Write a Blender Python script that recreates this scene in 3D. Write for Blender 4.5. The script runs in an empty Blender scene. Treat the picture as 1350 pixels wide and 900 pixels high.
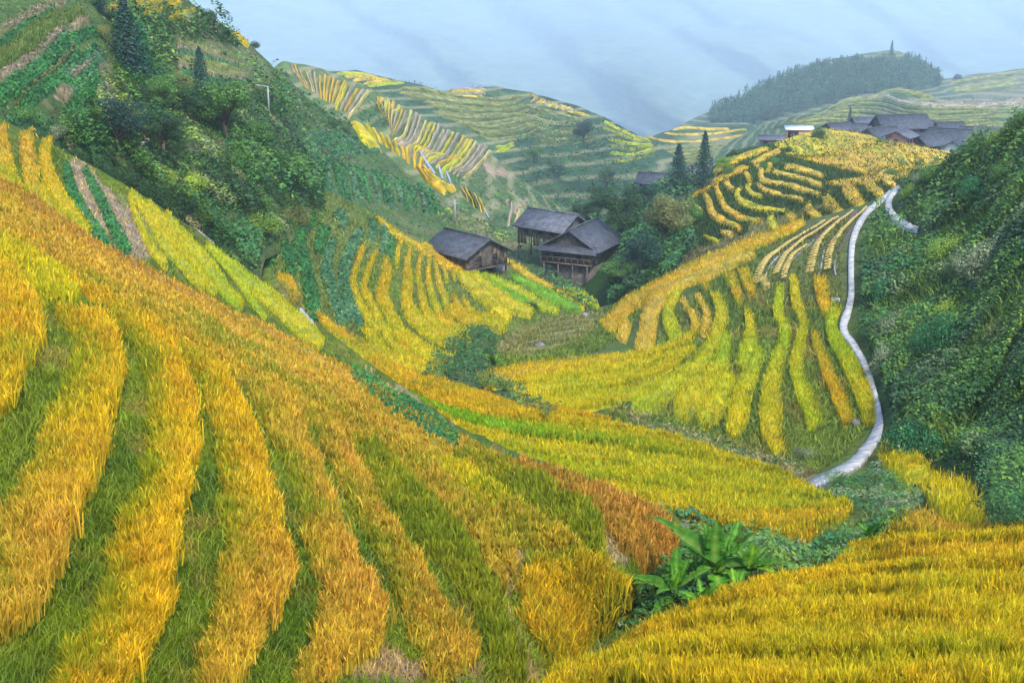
import bpy, math, random
import numpy as np
from mathutils import Vector

# ------------------------------------------------------------------ camera, world, sun
sc = bpy.context.scene
COL = sc.collection
F = 1630.0                                   # focal length in pixels of the 1350 px wide frame
HORIZON = -15.0
PITCH = math.atan((450 - HORIZON) / F)
CAM = np.array([0.0, 0.0, 100.0])
FW = np.array([0, math.cos(PITCH), -math.sin(PITCH)])
UP = np.array([0, math.sin(PITCH), math.cos(PITCH)])
RT = np.array([1.0, 0, 0])
cam = bpy.data.cameras.new('camera'); camo = bpy.data.objects.new('camera', cam); COL.objects.link(camo)
camo.location = CAM; camo.rotation_euler = (math.pi / 2 - PITCH, 0, 0)
cam.sensor_width = 36; cam.lens = 36 * F / 1350; cam.clip_start = 0.5; cam.clip_end = 20000
sc.camera = camo
SUN_EL, SUN_AZ = math.radians(50), math.radians(160)      # azimuth clockwise from the view direction
world = bpy.data.worlds.new('World'); sc.world = world; world.use_nodes = True
wn = world.node_tree.nodes; wl = world.node_tree.links
sky = wn.new('ShaderNodeTexSky'); sky.sky_type = 'NISHITA'; sky.sun_disc = False
sky.sun_elevation = SUN_EL; sky.sun_rotation = SUN_AZ; sky.air_density = 1.0; sky.dust_density = 1.0; sky.ozone_density = 1.0
wl.new(sky.outputs[0], wn['Background'].inputs[0]); wn['Background'].inputs[1].default_value = 0.13
sun = bpy.data.lights.new('sun', 'SUN'); suno = bpy.data.objects.new('sun', sun); COL.objects.link(suno)
sun.energy = 1.5; sun.angle = math.radians(10); sun.color = (1, 0.93, 0.82)
sd = Vector((math.sin(SUN_AZ) * math.cos(SUN_EL), math.cos(SUN_AZ) * math.cos(SUN_EL), math.sin(SUN_EL)))
suno.rotation_euler = sd.to_track_quat('Z', 'Y').to_euler()
sc.view_settings.view_transform = 'Standard'; sc.view_settings.look = 'None'
sc.view_settings.exposure = 2.08; sc.view_settings.gamma = 1
sc.view_settings.use_curve_mapping = False
cy = sc.cycles
cy.use_denoising = True; cy.max_bounces = 6; cy.diffuse_bounces = 3; cy.volume_bounces = 3; cy.transparent_max_bounces = 6
cy.sample_clamp_indirect = 4
rng = np.random.default_rng(7); random.seed(7)

# ------------------------------------------------------------------ numpy helpers
def hash2(ix, iy, s):
    n = (ix * 374761393 + iy * 668265263 + s * 144665) & 0x7fffffff
    n = ((n ^ (n >> 13)) * 1274126177) & 0x7fffffff
    return ((n ^ (n >> 16)) & 0xffff) / 65535.0
def vnoise(x, y, s=0):
    x = np.asarray(x, float); y = np.asarray(y, float)
    ix = np.floor(x).astype(np.int64); iy = np.floor(y).astype(np.int64)
    fx = x - ix; fy = y - iy; fx = fx * fx * (3 - 2 * fx); fy = fy * fy * (3 - 2 * fy)
    a = hash2(ix, iy, s); b = hash2(ix + 1, iy, s); c = hash2(ix, iy + 1, s); d = hash2(ix + 1, iy + 1, s)
    return (a * (1 - fx) + b * fx) * (1 - fy) + (c * (1 - fx) + d * fx) * fy
def fbm(x, y, s=0, o=3):
    t = 0; a = 0.5; n = 0
    for k in range(o):
        t = t + a * vnoise(x * 2 ** k, y * 2 ** k, s + k * 17); n += a; a *= 0.5
    return t / n
def ray(px, py):
    px = np.asarray(px, float); py = np.asarray(py, float)
    return FW + RT * ((px - 675) / F)[..., None] - UP * ((py - 450) / F)[..., None]
def unproj(px, py, d):
    return CAM + ray(px, py) * np.asarray(d, float)[..., None]
def project(P):
    v = np.asarray(P) - CAM; d = v @ FW
    return 675 + F * (v @ RT) / d, 450 - F * (v @ UP) / d, d
def poly_at(pts, x):
    pts = np.array(pts, float); return np.interp(x, pts[:, 0], pts[:, 1])
def inside(poly, x, y):
    poly = np.array(poly, float); r = np.zeros(np.shape(x), bool); n = len(poly); j = n - 1
    for i in range(n):
        xi, yi = poly[i]; xj, yj = poly[j]
        if yi != yj:
            r ^= ((yi > y) != (yj > y)) & (x < (xj - xi) * (y - yi) / (yj - yi) + xi)
        j = i
    return r
def T(x0, y0, s):                        # trace coordinates of an enlarged view -> photograph pixels
    return lambda *pts: [(x0 + p[0] / s, y0 + p[1] / s) + tuple(q / s for q in p[2:]) for p in pts]

def mesh_obj(name, V, faces, col, mat, parent=None, smooth=False):
    """faces: list of (array n x k) of vertex indices"""
    me = bpy.data.meshes.new(name); V = np.asarray(V, np.float32)
    me.vertices.add(len(V)); me.vertices.foreach_set('co', V.ravel())
    faces = [np.asarray(f, np.int32) for f in faces if len(f)]
    idx = np.concatenate([f.ravel() for f in faces]); tot = np.concatenate([np.full(len(f), f.shape[1], np.int32) for f in faces])
    me.loops.add(len(idx)); me.loops.foreach_set('vertex_index', idx)
    me.polygons.add(len(tot)); me.polygons.foreach_set('loop_start', np.concatenate([[0], np.cumsum(tot)[:-1]]).astype(np.int32))
    if smooth: me.polygons.foreach_set('use_smooth', np.ones(len(tot), bool))
    me.update(calc_edges=True); me.validate()
    if col is not None:
        a = me.color_attributes.new('Col', 'FLOAT_COLOR', 'POINT')
        c = np.ones((len(V), 4), np.float32); c[:, :3] = col; a.data.foreach_set('color', c.ravel())
    o = bpy.data.objects.new(name, me); COL.objects.link(o); me.materials.append(mat)
    if parent: o.parent = parent
    return o
def tag(o, label=None, cat=None, group=None, kind=None):
    if label: o['label'] = label
    if cat: o['category'] = cat
    if group: o['group'] = group
    if kind: o['kind'] = kind
    return o
def empty(name, loc, rz=0):
    o = bpy.data.objects.new(name, None); COL.objects.link(o); o.location = loc; o.rotation_euler = (0, 0, rz); o.empty_display_size = 0.5
    return o
ORD = ('first second third fourth fifth sixth seventh eighth ninth tenth eleventh twelfth thirteenth fourteenth fifteenth sixteenth '
       'seventeenth eighteenth nineteenth twentieth').split()

class MB:                                  # collects boxes, bars and prisms into one mesh
    def __init__(s): s.V = []; s.Q = []; s.Tq = []; s.n = 0
    def add(s, V, Q=(), Tr=()):
        V = np.asarray(V, float); s.V.append(V)
        if len(Q): s.Q.append(np.asarray(Q) + s.n)
        if len(Tr): s.Tq.append(np.asarray(Tr) + s.n)
        s.n += len(V)
    def box(s, x0, x1, y0, y1, z0, z1):
        V = [(x, y, z) for z in (z0, z1) for y in (y0, y1) for x in (x0, x1)]
        s.add(V, [(0, 2, 3, 1), (4, 5, 7, 6), (0, 1, 5, 4), (2, 6, 7, 3), (0, 4, 6, 2), (1, 3, 7, 5)])
    def tube(s, a, b, r0, r1, n=8):
        a = np.array(a, float); b = np.array(b, float); d = b - a; d /= np.linalg.norm(d) + 1e-9
        u = np.cross(d, (0, 0, 1) if abs(d[2]) < .9 else (1, 0, 0)); u /= np.linalg.norm(u); v = np.cross(d, u)
        an = np.arange(n) * 2 * np.pi / n; ring = np.cos(an)[:, None] * u + np.sin(an)[:, None] * v
        V = np.concatenate([a + ring * r0, b + ring * r1, [a, b]]); i = np.arange(n); j = (i + 1) % n
        s.add(V, np.stack([i, j, j + n, i + n], 1), np.concatenate([np.stack([j, i, np.full(n, 2 * n)], 1), np.stack([i + n, j + n, np.full(n, 2 * n + 1)], 1)]))
    def slab(s, a, b, c, d, th):             # four corners of a sheet, thickened downwards
        top = np.array([a, b, c, d], float); bot = top - (0, 0, th)
        s.add(np.concatenate([top, bot]), [(0, 1, 2, 3), (7, 6, 5, 4), (0, 4, 5, 1), (1, 5, 6, 2), (2, 6, 7, 3), (3, 7, 4, 0)])
    def build(s, name, mat, parent=None, col=(1, 1, 1)):
        V = np.concatenate(s.V); fs = []
        if s.Q: fs.append(np.concatenate(s.Q))
        if s.Tq: fs.append(np.concatenate(s.Tq))
        return mesh_obj(name, V, fs, np.tile(np.array(col, float), (len(V), 1)), mat, parent)

# ------------------------------------------------------------------ materials
def mat_base(name):
    m = bpy.data.materials.new(name); m.use_nodes = True
    return m, m.node_tree.nodes, m.node_tree.links, m.node_tree.nodes['Principled BSDF']
def noise_mul(N, L, src, scale, lo, hi, detail=3):
    g = N.new('ShaderNodeNewGeometry'); nz = N.new('ShaderNodeTexNoise'); nz.inputs['Scale'].default_value = scale; nz.inputs['Detail'].default_value = detail
    L.new(g.outputs['Position'], nz.inputs['Vector'])
    mr = N.new('ShaderNodeMapRange'); mr.inputs['From Min'].default_value = .3; mr.inputs['From Max'].default_value = .7
    mr.inputs['To Min'].default_value = lo; mr.inputs['To Max'].default_value = hi; L.new(nz.outputs['Fac'], mr.inputs['Value'])
    mx = N.new('ShaderNodeMix'); mx.data_type = 'RGBA'; mx.blend_type = 'MULTIPLY'; mx.inputs['Factor'].default_value = 1
    L.new(src, mx.inputs['A']); L.new(mr.outputs[0], mx.inputs['B'])
    return mx.outputs['Result'], nz
def veg_mat(name, transl=0.3, nscale=3.0, rough=0.6, spec=0.25, lo=.62, hi=1.0):
    m, N, L, b = mat_base(name)
    at = N.new('ShaderNodeVertexColor'); at.layer_name = 'Col'; oi = N.new('ShaderNodeObjectInfo')
    mx = N.new('ShaderNodeMix'); mx.data_type = 'RGBA'; mx.blend_type = 'MULTIPLY'; mx.inputs['Factor'].default_value = 1
    L.new(at.outputs['Color'], mx.inputs['A']); L.new(oi.outputs['Color'], mx.inputs['B'])
    c, _ = noise_mul(N, L, mx.outputs['Result'], nscale, lo, hi)
    L.new(c, b.inputs['Base Color']); b.inputs['Roughness'].default_value = rough; b.inputs['Specular IOR Level'].default_value = spec
    tr = N.new('ShaderNodeBsdfTranslucent'); L.new(c, tr.inputs['Color'])
    ms = N.new('ShaderNodeMixShader'); ms.inputs[0].default_value = transl
    L.new(b.outputs[0], ms.inputs[1]); L.new(tr.outputs[0], ms.inputs[2]); L.new(ms.outputs[0], N['Material Output'].inputs['Surface'])
    return m
def ground_mat(name, s1, s2, bump=.3, bd=.1):
    m, N, L, b = mat_base(name)
    at = N.new('ShaderNodeVertexColor'); at.layer_name = 'Col'
    c, n1 = noise_mul(N, L, at.outputs['Color'], s1, .55, 1.0, 5)
    c, n2 = noise_mul(N, L, c, s2, .6, 1.35, 4)
    L.new(c, b.inputs['Base Color']); b.inputs['Roughness'].default_value = .95; b.inputs['Specular IOR Level'].default_value = .1
    bp = N.new('ShaderNodeBump'); bp.inputs['Strength'].default_value = bump; bp.inputs['Distance'].default_value = bd
    L.new(n2.outputs['Fac'], bp.inputs['Height']); L.new(bp.outputs[0], b.inputs['Normal'])
    return m
def plain_mat(name, col, rough=.8, nscale=2.0, lo=.75, hi=1.2, spec=.2, bump=0):
    m, N, L, b = mat_base(name)
    rgb = N.new('ShaderNodeRGB'); rgb.outputs[0].default_value = (*col, 1)
    c, nz = noise_mul(N, L, rgb.outputs[0], nscale, lo, hi, 5)
    L.new(c, b.inputs['Base Color']); b.inputs['Roughness'].default_value = rough; b.inputs['Specular IOR Level'].default_value = spec
    if bump:
        bp = N.new('ShaderNodeBump'); bp.inputs['Strength'].default_value = bump; bp.inputs['Distance'].default_value = .05
        L.new(nz.outputs['Fac'], bp.inputs['Height']); L.new(bp.outputs[0], b.inputs['Normal'])
    return m
M_RICE = veg_mat('rice', .35, 2.0, .6, .15, .88, 1.24); M_LEAF = veg_mat('leaf', .18, 1.5); M_GRASS = veg_mat('grass', .3, 1.2); M_BANANA = veg_mat('banana_leaf', .35, 4, .6, .06, .7, 1.1)
M_NEAR = ground_mat('bank_soil', .8, 6.0, .6, .08); M_MID = ground_mat('valley_soil', .25, 2.0, .6, .2); M_FAR = ground_mat('hill_soil', .05, .3, .6, 1)
M_MTN = ground_mat('mountain_soil', .004, .02, .4, 8)
def contour_lines(m, period, strength, nscale, axis='Z', colr=(.22, .20, .11, 1), nz_amp=3, f0=.32, f1=.45):
    N, L = m.node_tree.nodes, m.node_tree.links; b = N['Principled BSDF']; src = b.inputs['Base Color'].links[0].from_socket
    g = N.new('ShaderNodeNewGeometry'); sp = N.new('ShaderNodeSeparateXYZ'); L.new(g.outputs['Position'], sp.inputs[0])
    nz = N.new('ShaderNodeTexNoise'); nz.inputs['Scale'].default_value = nscale; L.new(g.outputs['Position'], nz.inputs['Vector'])
    md = N.new('ShaderNodeMath'); md.operation = 'MULTIPLY_ADD'; L.new(nz.outputs['Fac'], md.inputs[0]); md.inputs[1].default_value = period * nz_amp; L.new(sp.outputs[axis], md.inputs[2])
    pp_ = N.new('ShaderNodeMath'); pp_.operation = 'PINGPONG'; L.new(md.outputs[0], pp_.inputs[0]); pp_.inputs[1].default_value = period / 2
    mr = N.new('ShaderNodeMapRange'); L.new(pp_.outputs[0], mr.inputs['Value']); mr.inputs['From Min'].default_value = period * f0; mr.inputs['From Max'].default_value = period * f1; mr.inputs['To Max'].default_value = strength
    mx = N.new('ShaderNodeMix'); mx.data_type = 'RGBA'; L.new(mr.outputs[0], mx.inputs['Factor']); L.new(src, mx.inputs['A']); mx.inputs['B'].default_value = colr; L.new(mx.outputs['Result'], b.inputs['Base Color'])
contour_lines(M_MTN, 26, .13, .0008); contour_lines(M_FAR, 2.6, .55, .012, nz_amp=1.5, f0=.28, f1=.42)
M_WOOD = plain_mat('weathered_wood', (.065, .057, .05), .85, 1.5, .5, 1.6, bump=.4)
M_WOOD2 = plain_mat('brown_wood', (.10, .075, .055), .85, 1.5, .5, 1.5, bump=.4)
M_BARK = plain_mat('bark', (.07, .055, .04), .9, 4, .6, 1.3, bump=.5)
M_CONC = plain_mat('pale_concrete', (.34, .34, .335), .9, 1.6, .6, 1.2, bump=.6)
M_STAIR = plain_mat('pale_steps', (.22, .22, .23), .9, 1, .8, 1.1)
M_STONE = plain_mat('grey_stone', (.15, .145, .14), .9, 1.2, .5, 1.4, bump=.6)
M_METAL = plain_mat('grey_metal', (.20, .21, .22), .45, 2, .9, 1.05, .5)
M_BRICK = plain_mat('red_brick', (.32, .15, .12), .9, 1.5, .8, 1.2)
M_WALLW = plain_mat('pale_wall', (.45, .45, .47), .9, 1.0, .8, 1.1)
M_SHEET = plain_mat('white_sheet', (.46, .48, .52), .5, .6, .92, 1.05, .4)
M_DARK = plain_mat('dark_opening', (.015, .015, .018), .8, 2, .8, 1.2)
M_WATER = plain_mat('paddy_water', (.20, .21, .22), .06, .5, .9, 1.1, .5)
M_FLOOD = plain_mat('flooded_water', (.16, .17, .19), .25, .5, .85, 1.1, .5)
M_MUD = plain_mat('dark_mud', (.07, .05, .045), .75, 3, .6, 1.4, bump=.5)
contour_lines(M_CONC, 1.6, .75, .3, 'Y', (.10, .10, .09, 1), .5, .44, .49)
def roof_mat(name, col):
    m, N, L, b = mat_base(name)
    tc = N.new('ShaderNodeTexCoord'); br = N.new('ShaderNodeTexBrick'); L.new(tc.outputs['Object'], br.inputs['Vector'])
    br.inputs['Scale'].default_value = 1; br.inputs['Mortar Size'].default_value = .035; br.inputs['Brick Width'].default_value = .3; br.inputs['Row Height'].default_value = .32
    br.inputs['Color1'].default_value = (*[c * 1.3 for c in col], 1); br.inputs['Color2'].default_value = (*[c * .8 for c in col], 1); br.inputs['Mortar'].default_value = (*[c * .45 for c in col], 1)
    c, nz = noise_mul(N, L, br.outputs['Color'], 1.2, .55, 1.7, 6)
    L.new(c, b.inputs['Base Color']); b.inputs['Roughness'].default_value = .8
    bp = N.new('ShaderNodeBump'); bp.inputs['Strength'].default_value = .5; bp.inputs['Distance'].default_value = .08
    L.new(br.outputs['Fac'], bp.inputs['Height']); bp.invert = True; L.new(bp.outputs[0], b.inputs['Normal'])
    return m
M_ROOF = roof_mat('slate_tiles', (.038, .045, .06)); M_ROOF2 = roof_mat('pale_slate_tiles', (.07, .078, .098))

# ------------------------------------------------------------------ terrain sheets
class Layer:
    def __init__(s, name, x0, x1, top, bot, ctrl, col, mat, step=4, rough=.12, rs=.8, paints=(), jitter=.25, nscale=.15, backdrop=(2, 8, 30, 80)):
        s.name = name; s.rough = rough; s.rs = rs
        c = np.array(ctrl, float); s.cx = c[:, :2] / 100; y = np.log(c[:, 2]); n = len(c)
        K = s.k(s.cx[:, None] - s.cx[None]) + np.eye(n) * 0.02
        Pm = np.concatenate([np.ones((n, 1)), s.cx], 1)
        A = np.block([[K, Pm], [Pm.T, np.zeros((3, 3))]])
        w = np.linalg.solve(A, np.concatenate([y, np.zeros(3)])); s.w = w[:n]; s.a = w[n:]
        s.dmin = c[:, 2].min() * .7; s.dmax = c[:, 2].max() * 1.35
        s.top, s.bot, s.x0, s.x1 = top, bot, x0, x1; s.mat = mat; s.paints = paints; s.col = col; s.jitter = jitter; s.nscale = nscale; s.step = step; s.back = backdrop
    @staticmethod
    def k(v):
        r2 = (v ** 2).sum(-1); return np.where(r2 > 0, .5 * r2 * np.log(r2 + 1e-12), 0)
    def d(s, px, py):
        q = np.stack(np.broadcast_arrays(np.asarray(px, float), np.asarray(py, float)), -1) / 100; sh = q.shape[:-1]; q = q.reshape(-1, 2)
        out = np.empty(len(q))
        for i in range(0, len(q), 20000):
            b = q[i:i + 20000]; out[i:i + 20000] = s.k(b[:, None] - s.cx[None]) @ s.w + s.a[0] + b @ s.a[1:]
        return np.clip(np.exp(out), s.dmin, s.dmax).reshape(sh)
    def P(s, px, py):
        P = unproj(px, py, s.d(px, py))
        P[..., 2] += s.rough * (fbm(P[..., 0] * s.rs, P[..., 1] * s.rs, 5) - .5) * 2
        return P
    def color(s, px, py, P):
        n1 = fbm(P[..., 0] * s.nscale, P[..., 1] * s.nscale, 31, 4)[..., None]; n2 = fbm(P[..., 0] * s.nscale * 4, P[..., 1] * s.nscale * 4, 77, 3)[..., None]
        c1, c2, c3 = [np.array(c) for c in s.col]
        t = np.clip((n1 - .35) / .3, 0, 1); c = c1 * (1 - t) + c2 * t; t2 = np.clip((n2 - .58) / .15, 0, 1); c = c * (1 - t2) + c3 * t2
        jx = px + 10 * (fbm(px * .08, py * .08, 3) - .5); jy = py + 10 * (fbm(px * .08, py * .08, 9) - .5)
        for poly, pc in s.paints:
            pc = np.array(pc); k = inside(poly, jx, jy)[..., None]; c = np.where(k, pc * (.75 + .5 * n2), c)
        return c
    def build(s, label=None):
        nx = int((s.x1 - s.x0) / s.step) + 1; xs = np.linspace(s.x0, s.x1, nx)
        yt = poly_at(s.top, xs); yb = poly_at(s.bot, xs) if not np.isscalar(s.bot) else np.full(nx, float(s.bot))
        ny = int((yb - yt).max() / s.step) + 1; t = np.linspace(0, 1, ny)
        PX = np.broadcast_to(xs, (ny, nx)); PY = yt + (yb - yt) * t[:, None]
        P = s.P(PX, PY); C = s.color(PX, PY, P)
        h = ray(xs, yt); h[:, 2] = 0; h /= np.linalg.norm(h, axis=1)[:, None]
        rows = []; k0 = s.d(xs, yt)[:, None] / 150
        for b in s.back[::-1]:
            q = P[0] + h * b * k0; q[:, 2] -= (.12 * b + .012 * b * b) * k0[:, 0] if b < 20 else b * .6 * k0[:, 0]; rows.append(q)
        P = np.concatenate([np.array(rows), P]); C = np.concatenate([np.repeat(C[:1], len(rows), 0), C]); ny += len(rows)
        i = np.arange(ny * nx).reshape(ny, nx); Q = np.stack([i[:-1, :-1], i[1:, :-1], i[1:, 1:], i[:-1, 1:]], -1).reshape(-1, 4)
        o = mesh_obj(s.name, P.reshape(-1, 3), [Q], C.reshape(-1, 3), s.mat, smooth=True)
        return tag(o, kind='structure')

G1, G2, G3 = (.10, .135, .008), (.05, .09, .007), (.14, .125, .025)        # bank grass
near = Layer('near_hillside', -420, 960,
    [(-420, 20), (-160, 110), (0, 155), (75, 195), (160, 240), (260, 305), (400, 415), (480, 479), (600, 571), (700, 617), (800, 653), (890, 698), (960, 760)], 1000,
    [(-100, 900, 15.5), (130, 880, 18), (300, 880, 20.5), (500, 880, 23.5), (600, 880, 25.5), (700, 880, 27.5), (130, 1000, 16), (600, 1000, 22), (800, 1000, 33),
     (0, 700, 21), (200, 650, 24.5), (360, 650, 28), (500, 700, 30.5), (600, 720, 32.5), (740, 800, 31.5), (820, 790, 33), (690, 650, 39), (860, 710, 38), (850, 900, 42), (930, 800, 48),
     (0, 500, 30), (150, 500, 32), (300, 540, 35.5), (450, 600, 40), (0, 380, 40), (150, 420, 41), (250, 440, 46), (380, 500, 48), (600, 585, 50), (500, 530, 52),
     (0, 260, 58), (110, 320, 62), (220, 370, 64), (430, 475, 62), (0, 165, 80), (70, 210, 84), (160, 250, 90), (260, 310, 98), (400, 420, 92), (330, 390, 84), (200, 300, 80), (-150, 300, 52), (-150, 150, 80), (-420, 900, 12.5), (-420, 500, 22), (-420, 120, 66)],
    (G1, G2, G3), M_NEAR, 4, .12, .9, nscale=.25,
    paints=[([(85, 210), (110, 212), (215, 330), (175, 345), (120, 300)], (.22, .17, .12)), ([(480, 485), (520, 510), (610, 580), (590, 590), (500, 530)], (.20, .16, .09)),
            ([(150, 250), (185, 270), (235, 345), (215, 345)], (.16, .17, .06)),
            ([(560, 880), (470, 840), (440, 900), (640, 900), (630, 880)], (.21, .15, .10)), ([(780, 690), (800, 690), (830, 740), (800, 745)], (.22, .17, .11)),
            ([(650, 760), (690, 720), (695, 735), (670, 790)], (.24, .17, .11)), ([(650, 790), (665, 800), (715, 900), (690, 900)], (.22, .16, .10))])
valley = Layer('valley_ground', 300, 1720,
    [(300, 330), (345, 296), (400, 262), (430, 250), (500, 288), (575, 336), (640, 352), (690, 350), (740, 372), (790, 408), (830, 398), (860, 384), (930, 350), (1020, 305), (1130, 272), (1180, 256), (1205, 232), (1280, 198), (1350, 165), (1460, 110), (1720, 20)], 1000,
    [(730, 900, 27), (1000, 900, 24), (1350, 900, 21.5), (1200, 800, 29), (1350, 690, 42), (1190, 675, 45), (1000, 765, 35), (880, 815, 33), (830, 840, 33), (760, 890, 29.5), (1000, 1000, 19), (1400, 1000, 18), (1450, 800, 28),
     (850, 770, 38), (950, 740, 41), (1060, 735, 43), (1100, 700, 47), (1150, 715, 45), (900, 695, 45.5), (1060, 700, 50), (1130, 670, 54), (1100, 645, 60), (600, 540, 70), (740, 560, 68), (900, 600, 63), (640, 600, 61), (700, 640, 55), (800, 662, 52),
     (480, 500, 76), (560, 545, 71), (640, 500, 84), (700, 520, 80), (620, 470, 93), (700, 470, 99), (740, 440, 114), (785, 412, 140), (830, 545, 77), (930, 590, 72), (1060, 640, 67),
     (300, 500, 105), (300, 700, 80), (500, 700, 64), (600, 800, 46), (700, 850, 36), (350, 900, 50),
     (400, 430, 98), (470, 470, 88), (540, 430, 102), (600, 420, 112), (650, 400, 122), (480, 380, 112), (560, 350, 132), (430, 320, 122), (500, 290, 142), (575, 338, 158), (640, 355, 165), (690, 352, 172), (700, 390, 140), (740, 375, 165), (350, 330, 112), (430, 252, 138),
     (1140, 560, 79), (1130, 400, 103), (1125, 300, 128), (1180, 258, 150), (1000, 330, 128), (1020, 306, 138), (930, 352, 132), (860, 386, 130), (900, 450, 98), (760, 470, 96), (1000, 450, 95), (1000, 560, 77), (700, 490, 90), (1080, 500, 86),
     (1200, 600, 66), (1300, 640, 56), (1200, 650, 58), (1350, 660, 50), (1350, 500, 66), (1350, 350, 80), (1350, 170, 108), (1280, 202, 122), (1210, 232, 140), (1200, 500, 80), (1200, 300, 122), (1280, 300, 105), (1250, 420, 88), (1450, 150, 100), (1450, 500, 55), (1720, 60, 92), (1720, 450, 46), (1720, 700, 27), (1720, 1000, 14.5)],
    ((.085, .125, .022), (.06, .095, .02), (.13, .125, .035)), M_MID, 4, .15, .35, nscale=.08,
    paints=[([(630, 470), (690, 430), (740, 418), (800, 412), (770, 445), (700, 470)], (.125, .125, .055)),
            ([(560, 500), (590, 460), (640, 440), (660, 470), (650, 490), (740, 560), (720, 570), (640, 515)], (.07, .09, .035)),
            ([(820, 530), (860, 560), (1060, 615), (1090, 640), (1040, 640), (930, 600), (830, 560)], (.14, .13, .06)),
            ([(830, 700), (900, 680), (1000, 700), (1090, 700), (1200, 670), (1170, 730), (1000, 770), (820, 850), (760, 880), (850, 790)], (.07, .105, .025)),
            ([(1120, 280), (1200, 230), (1350, 160), (1460, 110), (1730, 0), (1730, 680), (1290, 690), (1200, 640), (1160, 580), (1150, 520), (1120, 420)], (.045, .08, .022)),
            ([(350, 300), (440, 255), (500, 300), (530, 330), (460, 350), (470, 420), (500, 470), (430, 430), (360, 360)], (.085, .115, .03)),
            ([(690, 350), (760, 375), (790, 408), (770, 415), (720, 385)], (.05, .085, .025)),
            ([(1010, 300), (1090, 270), (1130, 280), (1120, 400), (1010, 400)], (.075, .095, .03))])
bush = Layer('wooded_hillside', -420, 434,
    [(-420, -300), (-160, -140), (0, -60), (130, -25), (235, -8), (262, 12), (300, 38), (330, 58), (358, 85), (372, 105), (395, 180), (424, 240), (434, 282)], [(-420, 330), (0, 330), (260, 410), (335, 410), (348, 342), (400, 308), (434, 290)],
    [(0, 160, 92), (0, 60, 105), (0, -60, 125), (130, 0, 130), (235, 0, 168), (300, 45, 182), (355, 90, 185), (250, 80, 155), (130, 100, 112), (200, 200, 110), (100, 200, 98), (300, 300, 108), (300, 150, 135), (350, 150, 150), (400, 200, 148), (425, 260, 135), (420, 300, 125), (350, 340, 108), (400, 420, 100), (100, 300, 98), (-150, 100, 90), (-150, -100, 110), (-420, 100, 84), (-420, -250, 118)],
    ((.055, .095, .025), (.035, .07, .02), (.12, .12, .05)), M_MID, 4, .5, .2, nscale=.06,
    paints=[([(0, 90), (60, 40), (110, 10), (115, 35), (60, 75), (5, 125)], (.20, .15, .11)), ([(0, 40), (60, 10), (90, 0), (80, 20), (0, 65)], (.17, .15, .10)), ([(70, 125), (95, 115), (90, 145)], (.20, .16, .12)),
            ([(140, 105), (155, 105), (158, 130), (140, 135)], (.26, .2, .17)), ([(215, 60), (330, 60), (372, 110), (330, 118), (240, 100)], (.085, .105, .045)), ([(355, 150), (400, 150), (395, 180), (360, 180)], (.16, .15, .10))])
beds = Layer('crop_hillside', 320, 760,
    [(320, 70), (372, 95), (400, 125), (440, 155), (470, 165), (520, 212), (560, 248), (600, 276), (650, 300), (700, 322), (760, 345)], 420,
    [(370, 110, 190), (440, 160, 215), (520, 220, 228), (600, 280, 222), (650, 305, 215), (740, 345, 200), (450, 260, 172), (560, 310, 188), (400, 250, 155), (350, 200, 160), (640, 380, 185), (450, 400, 150)],
    ((.07, .11, .035), (.05, .09, .028), (.12, .12, .05)), M_MID, 4, .4, .15, nscale=.05,
    paints=[([(470, 170), (560, 250), (640, 300), (700, 330), (640, 330), (590, 280), (520, 215)], (.15, .14, .07))])
upper = Layer('upper_hillside', 640, 1700,
    [(640, 345), (700, 335), (760, 318), (800, 290), (830, 262), (870, 247), (910, 238), (935, 228), (960, 200), (1000, 192), (1040, 184), (1075, 174), (1092, 169), (1140, 176), (1165, 184), (1262, 203), (1350, 212), (1420, 215)], 460,
    [(700, 350, 200), (740, 360, 190), (800, 390, 162), (850, 330, 172), (850, 262, 215), (900, 242, 225), (920, 345, 155), (860, 385, 148), (1000, 310, 158), (1130, 280, 160), (1180, 250, 172), (1040, 225, 205), (1050, 187, 250), (1092, 171, 275), (1140, 178, 270), (1255, 208, 235), (1200, 230, 200), (920, 270, 188), (960, 205, 225), (1000, 265, 182), (800, 450, 150), (1200, 400, 150), (1350, 215, 240)],
    ((.03, .07, .012), (.02, .05, .01), (.055, .075, .016)), M_MID, 3, .3, .2, nscale=.06,
    paints=[([(905, 335), (1000, 300), (1100, 265), (1010, 310), (900, 362), (880, 372)], (.15, .15, .09))])
striped = Layer('striped_hill', 330, 800,
    [(330, 110), (355, 92), (372, 82), (400, 84), (450, 100), (500, 122), (560, 155), (620, 186), (650, 206), (700, 245), (760, 290), (800, 312)], 420,
    [(370, 85, 320), (450, 103, 345), (560, 158, 365), (650, 210, 365), (740, 275, 345), (400, 150, 285), (550, 220, 290), (640, 260, 295), (700, 310, 265), (500, 250, 270), (640, 340, 250)],
    ((.08, .125, .04), (.06, .10, .04), (.13, .13, .06)), M_FAR, 4, .6, .1, nscale=.03,
    paints=[([(470, 145), (500, 140), (515, 165), (480, 170)], (.05, .1, .035)), ([(635, 212), (660, 220), (680, 235), (640, 232)], (.27, .19, .13)), ([(680, 262), (695, 262), (685, 282), (675, 280)], (.28, .2, .15))])
ridge = Layer('second_ridge', 400, 930,
    [(400, 100), (430, 94), (470, 91), (530, 105), (590, 121), (620, 117), (655, 114), (700, 121), (760, 139), (800, 155), (850, 182), (880, 200), (930, 230)], 380,
    [(430, 95, 520), (530, 106, 540), (655, 116, 560), (760, 141, 550), (870, 195, 520), (600, 200, 450), (750, 250, 440), (860, 260, 430), (650, 330, 390), (850, 350, 380)],
    ((.035, .08, .034), (.026, .06, .03), (.06, .10, .04)), M_FAR, 4, 1.0, .06, nscale=.02)
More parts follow.
